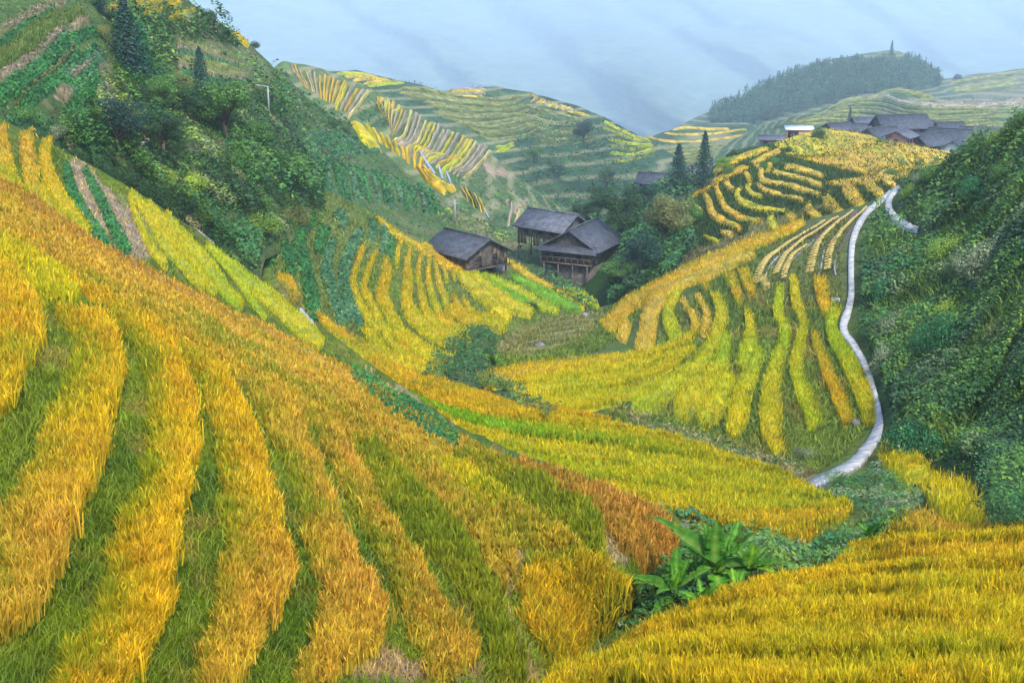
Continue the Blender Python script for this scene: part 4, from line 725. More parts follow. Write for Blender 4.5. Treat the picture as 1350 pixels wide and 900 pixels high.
for c, l in (((10, 660, 36), (120, 560, 45), (220, 480, 50), (330, 410, 36)), 'dry brown corn stubble below the tall grass hedge'), (((520, 265, 36), (600, 215, 45), (700, 170, 30)), 'dry pinkish corn stubble at the right end of the grass hedge'), (((-20, 330, 40), (80, 240, 40), (230, 150, 36), (400, 80, 30), (500, 40, 24)), 'long dry stubble band in the very top left corner'), (((470, 770, 30), (520, 740, 45), (560, 800, 36)), 'small dry stubble patch between the leafy beds'):
    plot(bush, C=B0(*c), pal='stub', label=l, name='stubble_plot', cat='stubble plot', group='dry stubble at the top left', h=.7, dens=.8, wpx=.9, lift=.2)
for c, l in (([(138, 11, 1.5), (155, 9, 2.2), (172, 5, 2)], 'short golden strip left of the tall conifer at the top'), ([(176, 8, 2), (205, 3, 2.6), (236, -2, 2.5)], 'golden strip cut by the top edge'), ([(190, 19, 2), (218, 13, 2.8), (240, 6, 2.5)], 'second golden strip below the top edge'), ([(222, 27, 2), (240, 21, 2.8), (257, 14, 2)], 'lowest golden strip at the top of the wooded hillside'), ([(305, 42, 1.5), (318, 51, 2.5), (328, 60, 2)], 'golden sliver on the skyline of the wooded hillside')):
    plot(bush, C=c, pal='gold', label=l, group='golden strips on the skyline', h=.8, dens=.8, wpx=1, lift=.2)
fan(bush, [(225, 50), (270, 62), (320, 80)], [(240, 112), (300, 128), (350, 118)], 9, pz('line', 'stub', 'bed2', 'line'), .45, 'weedy terrace line under the skyline at the left, {0} from the top', 'weedy terraces at the left', seed=21, h=1.1, dens=.6, lift=.3)

fan(bush, B0((-20, 250), (250, 90), (480, -40)), B0((100, 1050), (330, 800), (640, 420)), 9, pz('stub', 'bed', 'dull', 'bed', 'stub', 'bed2', 'bed', 'dull', 'bed'), .5, 'vegetable terrace in the top left corner, {0} from the top', 'vegetable terraces at the top left', seed=24, h=.8, dens=.6, kind='leaf', lift=.2, name='vegetable_terrace', cat='vegetable terrace')
fan(bush, B0((560, 480), (640, 440), (800, 330)), B0((500, 900), (640, 860), (800, 640)), 5, pz('bed', 'stub', 'bed', 'bed2'), .5, 'leafy terrace between the stairs and the top left beds, {0} from the top', 'leafy terraces by the stairs', seed=25, h=.8, dens=.6, kind='leaf', lift=.2, name='vegetable_terrace', cat='vegetable terrace')

# ================================================================== undergrowth, grass
LEAFP = np.array([(.03, .10, .02), (.06, .16, .025), (.11, .22, .03), (.20, .29, .035), (.035, .14, .04), (.15, .20, .10), (.03, .075, .025), (.22, .19, .09)])
PATHS = [[(1174, 254, 2.5), (1166, 262, 4), (1150, 275, 5), (1138, 288, 5.5), (1130, 302, 6), (1124, 320, 6), (1122, 345, 6), (1122, 392, 6.5), (1118, 412, 7), (1112, 428, 8), (1114, 442, 7), (1126, 460, 6.5), (1138, 480, 6.5), (1146, 505, 7), (1154, 530, 7.5), (1158, 555, 8.5), (1156, 574, 10), (1142, 596, 11), (1128, 612, 11), (1105, 627, 11), (1068, 645, 11)], [(1186, 250, 2.5), (1176, 258, 3.2), (1171, 270, 4), (1174, 284, 4.5), (1184, 294, 4.5), (1198, 302, 4), (1210, 306, 2.5)]]
PP = np.concatenate([resample(p_, 120)[0] for p_ in PATHS])
def off_path(px, py):
    k = np.ones(len(px), bool)
    for x, y, w in PP: k &= ((px - x) ** 2 + (py - 2 - y) ** 2) > (w + 7) ** 2
    return k
def mass(layer, poly, dens, size, H, mix, name, up=.3, sc=.28, avoid=(), active=1.):
    poly = np.array(poly, float); lo, hi = poly.min(0), poly.max(0); n = int((hi - lo).prod() * dens); px = rng.uniform(lo[0], hi[0], n); py = rng.uniform(lo[1], hi[1], n)
    k = inside(poly, px, py)
    if not np.isscalar(layer.top): k &= py > poly_at(layer.top, px) - 1
    for a in avoid: k &= ~inside(a, px, py)
    if layer is valley: k &= off_path(px, py)
    px, py = px[k], py[k]; d = layer.d(px, py); P = layer.P(px, py); n = len(P)
    cell = .55 / sc; gx = P[:, 0] / cell; gy = P[:, 1] / cell; ix = np.floor(gx).astype(np.int64); iy = np.floor(gy).astype(np.int64); best = np.full(n, 9.); cxy = np.zeros((n, 2)); cid = np.zeros(n)
    for dx in (-1, 0, 1):
        for dy in (-1, 0, 1):
            jx_ = ix + dx; jy_ = iy + dy; ox = jx_ + hash2(jx_, jy_, 11); oy = jy_ + hash2(jx_, jy_, 12); rr_ = .62 + .5 * hash2(jx_, jy_, 13); dd = np.hypot(gx - ox, gy - oy) / rr_
            q_ = dd < best; best = np.where(q_, dd, best); cxy[q_] = np.stack([ox, oy], 1)[q_]; cid = np.where(q_, hash2(jx_, jy_, 14), cid)
    dome = np.sqrt(np.clip(1 - best ** 2, 0, 1)); hk = .45 + .75 * (cid * 7.3 % 1); rel = rng.random(n) ** .3
    P[:, 2] += H * hk * dome * rel + .05 + .25 * H * fbm(P[:, 0] * 1.5, P[:, 1] * 1.5, 5) * dome
    if active < 1:
        kk_ = (cid * 13.7 % 1 < active) & (best < 1); P, d, n, dome, cxy, cid, gx, gy = P[kk_], d[kk_], int(kk_.sum()), dome[kk_], cxy[kk_], cid[kk_], gx[kk_], gy[kk_]
    sel = .72 * cid + .28 * fbm(P[:, 0] * sc * 2.5, P[:, 1] * sc * 2.5, 83, 2) + rng.normal(0, .03, n); m = np.array(mix)
    ci = m[np.clip((sel * len(m)).astype(int), 0, len(m) - 1)]; c = LEAFP[ci] * rng.uniform(.75, 1.25, (n, 1)); out = np.stack([(gx - cxy[:, 0]) * 1.3, (gy - cxy[:, 1]) * 1.3, .35 + dome], 1)
    V, Q, C = leaf_quads(P, (size[0] * .8 + (size[1] * 1.25 - size[0] * .8) * rng.random(n) ** 1.8) * d / F, out, c, .42)
    return tag(mesh_obj(name, V, [Q], C, M_LEAF), kind='stuff')
def grassmass(layer, poly, dens, h, name, pal='grass', wpx=1.1, avoid=(), tone=1.):
    poly = np.array(poly, float); lo, hi = poly.min(0), poly.max(0); n = int((hi - lo).prod() * dens); px = rng.uniform(lo[0], hi[0], n); py = rng.uniform(lo[1], hi[1], n)
    k = inside(poly, px, py) & (py > poly_at(layer.top, px))
    if layer is valley: k &= off_path(px, py)
    px, py = px[k], py[k]; d = layer.d(px, py); P = layer.P(px, py); n = len(P)
    ct = layer.color(px, py, P) * rng.uniform(.8, 1.7, (n, 1)) * np.array([1.65, 1.6, .8]) * tone; hh = rng.uniform(h[0], h[1], n) * (.5 + fbm(P[:, 0] * .6, P[:, 1] * .6, 19))
    V, Q, Tr, C = blades(P, hh, wpx * d / F * rng.uniform(.7, 1.5, n), hh * rng.uniform(.2, .9, n), rng.uniform(0, .6, n), ct * .75, ct, 2)
    return tag(mesh_obj(name, V, [Q, Tr], C, M_GRASS), kind='stuff')
grassmass(near, [(-150, 150), (75, 195), (260, 305), (480, 480), (700, 612), (890, 690), (830, 800), (760, 930), (740, 990), (-150, 990)], .2, (.12, .38), 'bank_grass')
grassmass(valley, [(760, 880), (830, 740), (900, 690), (1100, 700), (1210, 670), (1180, 720), (1000, 780), (820, 870), (740, 920)], .45, (.15, .5), 'gully_grass')
grassmass(valley, [(800, 550), (850, 470), (900, 400), (1010, 320), (1120, 285), (1120, 400), (1150, 500), (1150, 580), (1060, 650), (900, 600)], .3, (.25, .7), 'hill_grass')
grassmass(valley, [(430, 480), (360, 360), (350, 300), (430, 255), (510, 290), (640, 345), (790, 408), (640, 490), (560, 500)], .25, (.2, .6), 'fan_grass')
BS = [(75, 198), (110, 172), (150, 110), (150, 25), (235, -10), (300, 40), (370, 100), (424, 240), (432, 286), (400, 305), (350, 325), (340, 370), (330, 370), (260, 310)]
mass(bush, BS, .7, (2.2, 4.5), .7, [0, 6, 1, 4, 0, 2, 6, 1, 7, 5], 'undergrowth', sc=.4, avoid=[[(225, 55), (330, 60), (372, 115), (330, 122), (240, 112)], [(132, -12), (264, -12), (262, 32), (185, 34), (132, 20)]])
mass(bush, BS, .9, (2.5, 6), 3.0, [6, 0, 6, 0, 1, 4, 6, 1, 2, 0, 3, 5, 1], 'shrubbery', sc=.16, avoid=[[(225, 55), (330, 60), (372, 115), (330, 122), (240, 112)], [(132, -12), (264, -12), (262, 32), (185, 34), (132, 20)]], active=.6)
mass(bush, BS, .5, (3, 6.5), 4.6, [0, 6, 1, 4, 2, 0], 'shrubbery', sc=.1, avoid=[[(225, 55), (330, 60), (372, 115), (330, 122), (240, 112)], [(132, -12), (264, -12), (262, 32), (185, 34), (132, 20)]], active=.3)
mass(bush, [(-60, 170), (-60, 0), (130, 0), (235, -10), (372, 105), (330, 125), (130, 110), (75, 195)], .06, (2, 4.5), .5, [0, 1, 5, 7, 1, 0, 5, 7], 'undergrowth', sc=.25)
RS = [(1132, 300), (1190, 245), (1215, 232), (1280, 198), (1350, 165), (1440, 120), (1440, 730), (1300, 712), (1225, 672), (1170, 600), (1158, 540), (1135, 470), (1128, 400)]
mass(valley, RS, .8, (2.2, 4.5), .45, [0, 6, 1, 4, 0, 2, 6, 1, 7], 'hill_undergrowth', sc=.5, avoid=[[(1155, 580), (1180, 585), (1290, 640), (1305, 700), (1240, 690)]])
mass(valley, RS, .8, (2.8, 6), 2.3, [0, 1, 4, 2, 0, 2, 6, 1, 3, 0, 1, 5, 4, 2], 'hill_shrubbery', sc=.2, avoid=[[(1155, 580), (1180, 585), (1290, 640), (1305, 700), (1240, 690)]], active=.55)
mass(valley, RS, .5, (3, 7), 2.4, [0, 6, 4, 1, 2, 0], 'hill_shrubbery', sc=.12, avoid=[[(1155, 580), (1180, 585), (1290, 640), (1305, 700), (1240, 690)]], active=.3)
grassmass(valley, [(1140, 300), (1200, 240), (1350, 170), (1350, 640), (1250, 600), (1160, 500)], .12, (.6, 1.4), 'hill_weeds', wpx=1.3, tone=1.4)
mass(valley, [(1150, 260), (1180, 252), (1190, 290), (1150, 330), (1135, 340), (1140, 300)], .4, (2.5, 5), .6, [0, 1, 2, 4, 1], 'hill_undergrowth')
mass(upper, [(660, 350), (700, 335), (760, 325), (830, 265), (910, 235), (935, 225), (905, 290), (920, 340), (860, 385), (800, 412), (800, 375), (818, 340), (812, 300), (790, 285), (700, 280)], .6, (3, 6.5), 3.2, [6, 0, 6, 0, 4, 1, 1, 2], 'valley_wood', sc=.12)
mass(valley, [(555, 505), (590, 455), (640, 435), (660, 455), (640, 490), (665, 515), (740, 555), (720, 565), (640, 520)], 1.1, (2.2, 4.5), 1.0, [0, 6, 1, 0, 4, 6, 2], 'gully_undergrowth', sc=.5)
grassmass(valley, [(640, 490), (700, 430), (790, 410), (860, 385), (830, 440), (740, 490), (660, 500)], .6, (.2, .6), 'gully_grass')
mass(valley, [(690, 350), (740, 370), (790, 405), (780, 415), (730, 390)], .4, (3, 6), 1.4, [0, 6, 1, 4], 'gully_undergrowth', sc=.25)
mass(valley, [(830, 700), (890, 680), (960, 700), (1060, 735), (1180, 690), (1160, 730), (1040, 770), (990, 765), (880, 815), (820, 850), (800, 800)], .35, (4, 9), .7, [0, 1, 4, 1, 2, 5], 'gully_undergrowth', sc=.5)
mass(valley, [(1060, 650), (1130, 612), (1152, 604), (1165, 625), (1205, 650), (1218, 668), (1180, 690), (1130, 680)], .5, (3, 6), .5, [0, 1, 4, 5, 1], 'gully_undergrowth', sc=.5)
mass(valley, [(820, 530), (850, 555), (960, 590), (1060, 620), (1085, 635), (1040, 645), (930, 605), (830, 560)], .3, (3, 6), .5, [1, 5, 7, 0, 2], 'gully_undergrowth', sc=.5)
mass(ridge, [(680, 190), (740, 165), (790, 165), (840, 200), (870, 240), (820, 300), (720, 300), (690, 260)], .35, (2, 4.5), 6, [0, 6, 4, 0, 1], 'far_wood', sc=.08)
mass(striped, [(620, 230), (700, 245), (780, 310), (700, 330), (620, 290), (560, 240)], .25, (2, 4), 2, [1, 2, 4, 0], 'far_undergrowth', sc=.15)
mass(striped, [(470, 150), (500, 138), (515, 165), (480, 172)], .4, (2, 4), 2, [0, 1, 4], 'far_undergrowth', sc=.15)
mass(beds, [(360, 130), (390, 120), (460, 160), (480, 200), (420, 240), (390, 190)], .3, (2.5, 5), 1.2, [0, 1, 4, 5], 'far_undergrowth', sc=.2)
mass(beds, [(560, 255), (620, 285), (680, 320), (640, 330), (590, 310)], .3, (2.5, 5), 1.2, [1, 2, 3, 5], 'far_undergrowth', sc=.2)

mass(beds, [(370, 110), (440, 155), (520, 215), (600, 280), (690, 320), (640, 350), (560, 330), (440, 290), (424, 240), (390, 170)], .3, (1.8, 3.6), .5, [0, 4, 1, 4, 5], 'crop_weeds', sc=.2)
mass(ridge, [(430, 95), (650, 116), (790, 152), (870, 200), (900, 260), (700, 300), (600, 230)], .22, (1.4, 2.8), 1.2, [0, 6, 4, 1, 0], 'far_undergrowth', sc=.06)
mass(knoll, [(800, 220), (866, 180), (990, 165), (1040, 190), (1000, 240), (850, 250)], .2, (1.4, 2.6), .9, [0, 6, 4, 1], 'far_undergrowth', sc=.06)
mass(vhill, [(980, 180), (1060, 150), (1190, 118), (1350, 130), (1350, 200), (1000, 200)], .2, (1.4, 2.8), 1.2, [0, 6, 4, 1, 0], 'far_undergrowth', sc=.06)
mass(striped, [(372, 84), (500, 122), (650, 206), (760, 290), (700, 320), (560, 250)], .12, (1.4, 2.8), .6, [0, 1, 2, 4], 'far_undergrowth', sc=.1)
grassmass(upper, [(890, 260), (960, 205), (1090, 175), (1250, 205), (1180, 255), (1000, 320), (900, 360)], .8, (.3, .9), 'terrace_bank_grass', wpx=.9, tone=.62)

# ================================================================== shrubs and trees
def lobes(n, seed, flat=.75):
    r = np.random.default_rng(seed); L = []
    for i in range(n):
        a = r.uniform(0, 6.28); q = r.uniform(0, .62) ** .7; z = r.uniform(.25, .85) * flat * 1.2 * (1.1 - .5 * q); L.append((math.cos(a) * q, math.sin(a) * q, z, r.uniform(.26, .48)))
    return L
def foliage(L, n, size, seed, flat=.8, var=.35):
    r = np.random.default_rng(seed + 50); L = np.array(L); k = r.choice(len(L), n, p=L[:, 3] ** 2 / (L[:, 3] ** 2).sum()); v = r.normal(size=(n, 3)); v /= np.linalg.norm(v, axis=1)[:, None]
    rad = L[k, 3] * (.55 + .5 * r.random(n) ** .5); P = L[k, :3] + v * rad[:, None] * np.array([1, 1, flat]); P[:, 2] = np.maximum(P[:, 2], .01)
    tone = (1 + var * (r.random(len(L)) - .5) * 2)[k] * r.uniform(.7, 1.3, n); hue = r.random(n)[:, None]
    c = (np.array([1.0, 1.0, 1.0]) * (1 - hue) + np.array([1.35, 1.12, .9]) * hue) * tone[:, None]
    return leaf_quads(P, r.uniform(.6, 1.4, n) * size, v + np.array([0, 0, .4]), c, .5)
SHRUB = []
for q in range(6):
    V, Q, C = foliage(lobes(11 + q * 2, q), 4200, .062, q); o = mesh_obj('shrub', V, [Q], C, M_LEAF); SHRUB.append(o.data); bpy.data.objects.remove(o)
CONIF = []
for q in range(3):
    r = np.random.default_rng(q + 90); n = 3200; z = r.random(n) ** 1.25; tier = np.floor(z * 11) / 11; rad = (1 - z) ** .8 * .24 * (1 - .45 * ((z * 11) % 1)) + .012; a = np.floor(r.random(n) * 9) / 9 * 6.28 + tier * 17 + r.normal(0, .16, n); t = r.random(n) ** .5
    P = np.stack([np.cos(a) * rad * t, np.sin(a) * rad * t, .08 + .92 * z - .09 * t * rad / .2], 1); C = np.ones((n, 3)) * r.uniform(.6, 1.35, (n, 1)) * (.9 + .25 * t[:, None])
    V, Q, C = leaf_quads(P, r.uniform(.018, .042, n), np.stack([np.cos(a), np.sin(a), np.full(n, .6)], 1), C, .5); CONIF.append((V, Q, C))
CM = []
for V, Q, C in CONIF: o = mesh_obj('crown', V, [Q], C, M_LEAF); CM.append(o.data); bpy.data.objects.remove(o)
TR_ = []
for q in range(4):
    Lb = []; r = np.random.default_rng(q + 7); mb = MB(); top = np.array([.03, .02, .34]); mb.tube((0, 0, -.1), top, .045, .03)
    for j in range(11):
        a = j * 1.15 + r.uniform(-.3, .3); e = np.array([math.cos(a) * r.uniform(.08, .34), math.sin(a) * r.uniform(.08, .34), r.uniform(.3, .86)]); mb.tube(top * r.uniform(.6, 1), e, .02, .006, 6)
        for _ in range(2): Lb.append((*(e + r.normal(0, .06, 3)), r.uniform(.13, .21)))
    V, Q, C = foliage(Lb, 6500, .034, q + 20, .7, .35); o = mesh_obj('crown', V, [Q], C, M_LEAF); t_ = mb.build('trunk', M_BARK); TR_.append((o.data, t_.data)); bpy.data.objects.remove(o); bpy.data.objects.remove(t_)
TRK = MB(); TRK.tube((0, 0, -.05), (0, 0, .9), .02, .004, 7); o = TRK.build('trunk', M_BARK); TRKM = o.data; bpy.data.objects.remove(o)
GCOL = {'dark': (.02, .065, .018), 'blue': (.012, .05, .035), 'mid': (.06, .16, .03), 'light': (.14, .26, .035), 'lime': (.24, .36, .035), 'grey': (.17, .24, .14), 'olive': (.13, .16, .045), 'teal': (.025, .14, .05), 'pink': (.12, .07, .07)}
shrub_i = 0
def shrub(layer, x, y, wp, hp, colr, label, group=None, cat='shrub'):
    """x, y: foot in the photograph; wp, hp: width and height there"""
    global shrub_i
    d = float(layer.d(x, y)); P = layer.P(np.array(x), np.array(y)); o = bpy.data.objects.new('shrub', SHRUB[shrub_i % 6]); COL.objects.link(o); shrub_i += 1
    o.location = P - np.array([0, 0, .15]); k = d / F; o.scale = (wp * k / 1.75, wp * k / 1.75, hp * k / 1.05); o.rotation_euler = (0, 0, random.uniform(0, 6.28)); o.color = (*GCOL[colr], 1)
    return tag(o, label, cat, group)
def tree(layer, x, y, wp, hp, colr, label, kind='conifer', group=None, q=0):
    d = float(layer.d(x, y)); P = layer.P(np.array(x), np.array(y)); k = d / F; nm = 'conifer' if kind == 'conifer' else 'broadleaf_tree'
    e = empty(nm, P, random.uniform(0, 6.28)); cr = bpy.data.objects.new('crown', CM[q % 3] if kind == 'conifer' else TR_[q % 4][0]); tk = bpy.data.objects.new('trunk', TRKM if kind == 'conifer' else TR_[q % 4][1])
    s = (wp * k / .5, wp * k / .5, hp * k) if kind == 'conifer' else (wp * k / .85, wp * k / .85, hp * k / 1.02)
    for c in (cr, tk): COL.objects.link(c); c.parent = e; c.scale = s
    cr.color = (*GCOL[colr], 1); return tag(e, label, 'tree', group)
GT = 'dark conifers on the wooded hillside'
tree(bush, 170, 98, 78, 98, 'blue', 'tall dark conifer at the top left, biggest of the hillside', group=GT, q=0)
tree(bush, 190, 104, 60, 74, 'teal', 'green conifer leaning against the tallest dark conifer', group=GT, q=1)
tree(bush, 266, 126, 44, 66, 'blue', 'lone narrow conifer below the weedy terraces', group=GT, q=2)
tree(bush, 132, 14, 40, 34, 'blue', 'dark conifer cut by the top edge', group=GT, q=1)
tree(bush, 158, 205, 66, 78, 'blue', 'dark blue green broadleaf tree with a bare trunk beside the stairs', 'broad', q=0)
tree(bush, 300, 185, 84, 80, 'mid', 'large rounded green tree in the middle of the wooded hillside', 'broad', q=1)
tree(bush, 262, 165, 60, 56, 'dark', 'dark broadleaf tree left of the large rounded one', 'broad', q=2)
tree(bush, 215, 150, 50, 52, 'mid', 'green broadleaf tree under the tall conifers', 'broad', q=3)
tree(bush, 215, 205, 56, 56, 'dark', 'dark bushy tree right of the stairs', 'broad', q=1)
tree(bush, 335, 200, 50, 44, 'mid', 'green tree just left of the street lamp foot', 'broad', q=0)
GS = 'shrubs on the wooded hillside'
for x, y, w, h, c, l in ((100, 212, 44, 26, 'dark', 'dark hedge shrub at the top of the vegetable rows'), (128, 232, 50, 32, 'dark', 'dark hedge shrub above the bare soil'), (160, 246, 50, 34, 'dark', 'dark hedge shrub above the slender yellow strip'), (196, 268, 56, 40, 'dark', 'dark hedge shrub above the narrow yellow strips'), (228, 284, 50, 40, 'dark', 'lowest dark hedge shrub beside the lime bushes'),
                     (215, 245, 40, 34, 'lime', 'lime green bush near the lowest stair steps'), (255, 262, 44, 38, 'lime', 'bright lime bush in the lower wooded hillside'), (268, 292, 40, 34, 'light', 'light green bush above the stony steps'), (300, 250, 50, 40, 'olive', 'olive bush in the middle of the wooded hillside'), (318, 228, 44, 34, 'light', 'light green bush below the large rounded tree'),
                     (335, 270, 46, 36, 'mid', 'green bush between two olive bushes'), (385, 250, 50, 40, 'dark', 'very dark round bush at the right side of the wooded hillside'), (400, 228, 36, 28, 'light', 'light green bush on the right skyline of the wooded hillside'), (365, 225, 40, 34, 'mid', 'green bush left of the right skyline bush'), (345, 305, 46, 36, 'light', 'light green bush above the first dark green bed'),
                     (390, 295, 40, 34, 'olive', 'olive bush above the curved dark green bed'), (300, 300, 44, 32, 'olive', 'olive bush beside the stony steps'), (180, 128, 40, 30, 'dark', 'dark shrub at the foot of the tall conifers'), (235, 118, 36, 30, 'olive', 'yellowish olive shrub left of the lone conifer'), (262, 205, 46, 34, 'grey', 'grey green shrub below the dark broadleaf tree'),
                     (118, 160, 36, 26, 'light', 'light shrub beside the small bare soil patch'), (30, 160, 50, 26, 'mid', 'green shrub above the upright rice strips'), (70, 178, 34, 20, 'grey', 'grey green shrub left of the hedge'), (350, 190, 40, 30, 'dark', 'dark shrub at the street lamp foot'), (278, 28, 20, 16, 'dark', 'dark shrub on the skyline near the golden strips'), (336, 62, 16, 12, 'dark', 'small dark shrub on the skyline'), (310, 62, 14, 12, 'blue', 'tiny dark bush on the weedy terraces'), (296, 80, 12, 14, 'blue', 'tiny upright bush on the weedy terraces'),
                     (150, 30, 30, 20, 'dark', 'dark shrub beside the top edge conifer'), (128, 45, 30, 18, 'olive', 'olive shrub at the right end of the grass hedge')):
    shrub(bush, x, y, w, h, c, l, GS)
GB = 'shrubs on the dark right slope'
for x, y, w, h, c, l in ((1245, 345, 62, 40, 'light', 'light green leafy bush beside the end of the upper path'), (1300, 370, 80, 66, 'grey', 'large grey green bush with dark hollow on the right slope'), (1262, 372, 40, 36, 'dark', 'very dark bush under the light leafy bush'), (1200, 602, 74, 62, 'teal', 'blue green domed bush above the small yellow plots'), (1165, 490, 50, 48, 'grey', 'pale grey bush right of the white path'), (1175, 445, 48, 46, 'grey', 'pale grey bush uphill of the other pale one'), (1160, 400, 40, 40, 'teal', 'blue green bush near the upper part of the white path'),
                     (1240, 470, 70, 70, 'teal', 'dark blue green bush in the middle of the right slope'), (1290, 530, 64, 56, 'mid', 'green bush low on the right slope'), (1325, 460, 60, 50, 'olive', 'olive bush on the right slope near the right edge'), (1255, 425, 44, 36, 'lime', 'bright green patch of bush on the right slope'), (1330, 620, 70, 60, 'teal', 'blue green bush at the right edge above the rice terrace'), (1275, 600, 50, 50, 'mid', 'green bush above the lower small yellow plot'), (1310, 660, 54, 40, 'dark', 'dark bush at the foot of the right slope'), (1240, 290, 50, 36, 'mid', 'green bush above the end of the upper path'), (1205, 262, 36, 26, 'light', 'light green bush beside the upper path bend'), (1290, 262, 56, 40, 'teal', 'blue green bush on the upper right slope'), (1330, 240, 50, 40, 'mid', 'green bush on the right slope near the skyline'), (1228, 238, 34, 24, 'mid', 'green bush on the skyline just right of the golden fields'), (1258, 222, 40, 30, 'dark', 'dark bush on the skyline second from the golden fields'), (1292, 206, 34, 34, 'mid', 'tall green bush on the skyline below the village roofs'), (1322, 192, 44, 30, 'light', 'light green bush on the skyline near the right edge'), (1346, 176, 36, 36, 'mid', 'green bush on the skyline at the right edge'), (1345, 320, 50, 44, 'dark', 'dark bush at the right edge of the slope'), (1215, 240, 26, 18, 'grey', 'grey bush where the golden fields end'), (1340, 550, 50, 44, 'dark', 'dark bush at the right edge halfway down'),
                     (1100, 722, 56, 38, 'mid', 'round dark green bush beside the small banana plant'), (1110, 640, 50, 22, 'mid', 'low green bush under the path foot'), (1060, 605, 34, 22, 'grey', 'grey weedy bush at the foot of the hill strips'), (1085, 668, 40, 20, 'dark', 'low dark bush on the bank right of the valley terraces')):
    shrub(valley, x, y, w, h, c, l, GB)
for x, y, w, h, c, l in ((615, 470, 24, 14, 'mid', 'green shrub at the top of the weedy gully'), (600, 498, 26, 14, 'olive', 'grey shrub at the left end of the weedy gully'), (660, 515, 34, 16, 'mid', 'low shrub under the pale gold terrace tip'), (700, 408, 24, 14, 'dark', 'dark shrub at the head of the valley')):
    shrub(valley, x, y, w, h, c, l, 'shrubs in the gully')
GW = 'trees beside the valley houses'
tree(upper, 893, 262, 52, 72, 'blue', 'dark pointed conifer left of the upper terraces', group=GW, q=0)
tree(upper, 927, 250, 44, 76, 'blue', 'taller dark pointed conifer beside the upper terraces', group=GW, q=1)
for i, (x, y, w, h, c, l) in enumerate(((878, 325, 64, 72, 'olive', 'broad yellowish tree below the pointed conifers'), (820, 320, 60, 74, 'dark', 'dark tree right of the hip roofed house'), (850, 360, 60, 56, 'blue', 'dark blue green tree in the wooded gully'), (790, 290, 50, 46, 'dark', 'dark tree behind the hip roofed house'), (850, 285, 44, 46, 'blue', 'dark tree under the hidden grey roof'), (815, 385, 50, 44, 'mid', 'green tree at the bottom of the wooded gully'), (905, 300, 44, 44, 'mid', 'green tree at the left end of the upper terraces'), (770, 300, 30, 34, 'dark', 'small dark tree between the house roofs'), (955, 228, 26, 24, 'light', 'light green tree right of the taller conifer'))):
    tree(upper, x, y, w, h, c, l, 'broad', GW, i)
for x, y, w, h, c, l in ((966, 205, 12, 12, 'dark', 'round dark bush above the upper terraces, left one'), (1037, 202, 16, 12, 'dark', 'round dark bush at the corner of the yellow hilltop field'), (1020, 216, 12, 14, 'mid', 'small round bush among the upper terraces'), (960, 232, 18, 16, 'mid', 'green round bush on the outermost rim'), (985, 222, 18, 14, 'dark', 'dark bush between the golden rims'), (1006, 225, 14, 14, 'mid', 'green bush left of the short upright strip'), (1080, 184, 24, 18, 'dark', 'dark round bush beside the white roofed shed'), (1175, 232, 20, 14, 'mid', 'green bush at the end of the narrow golden ledge')):
    shrub(upper, x, y, w, h, c, l, 'bushes on the upper terraces')
for i, (x, y, w, h, c, l) in enumerate(((735, 240, 26, 26, 'dark', 'round dark tree on the wooded second ridge'), (770, 190, 30, 30, 'blue', 'dark tree near the top of the second ridge wood'), (800, 250, 24, 30, 'dark', 'dark tree at the right of the second ridge wood'), (705, 215, 22, 24, 'mid', 'green tree at the left of the second ridge wood'))):
    tree(ridge, x, y, w, h, c, l, 'broad', 'trees on the second ridge', i)
shrub(striped, 378, 104, 8, 12, 'dark', 'tiny dark bush at the upper end of the striped hill'); shrub(beds, 440, 168, 10, 14, 'dark', 'dark bush left of the bright yellow patch'); shrub(beds, 455, 176, 14, 14, 'dark', 'second dark bush by the bright yellow patch')
shrub(knoll, 976, 196, 10, 12, 'blue', 'round dark bush on the knoll terraces')
tree(vhill, 1120, 160, 10, 20, 'blue', 'small dark conifer behind the village roofs', q=0)
tree(woodhill, 1175, 74, 10, 20, 'blue', 'lone conifer on top of the far wooded hill', q=1)
tree(woodhill, 1262, 106, 12, 10, 'blue', 'small tree on the saddle of the far hill', 'broad', q=2)
V_, Q_, C_ = foliage([(r_.uniform(-.12, .12), r_.uniform(-.12, .12), r_.uniform(.3, .8), r_.uniform(.12, .2)) for r_ in [np.random.default_rng(q) for q in range(14)]], 2500, .03, 5, 1.0, .2); FW_ = (V_, Q_, C_)
# far wood, one mass
n = 1700; px = rng.uniform(935, 1245, n * 3); py = rng.uniform(60, 170, n * 3); k = inside([(900, 172), (950, 146), (1000, 122), (1050, 100), (1100, 88), (1160, 85), (1200, 80), (1235, 100), (1245, 115), (1200, 122), (1130, 128), (1060, 148), (1000, 165)], px, py) & (py > poly_at(woodhill.top, px))
px, py = px[k][:n], py[k][:n]; P = woodhill.P(px, py); Vs, Qs, Cs, kk = [], [], [], 0
for i in range(len(P)):
    V, Q, C = (CONIF[i % 3] if i % 5 < 2 else FW_); sel = rng.choice(len(Q), 130, replace=False); hgt = rng.uniform(6, 13); v = V.reshape(-1, 4, 3)[sel]; cen = v.mean(1, keepdims=True); v = (cen + (v - cen) * 2.4).reshape(-1, 3) * np.array([hgt * 1.5, hgt * 1.5, hgt]) + P[i]
    Vs.append(v); Qs.append(np.arange(520).reshape(130, 4) + kk); kk += 520; Cs.append(C.reshape(-1, 4, 3)[sel].reshape(-1, 3) * np.array([.03, .08, .04]) * rng.uniform(.6, 1.9))
tag(mesh_obj('far_wood', np.concatenate(Vs), [np.concatenate(Qs)], np.concatenate(Cs), M_LEAF), kind='stuff')

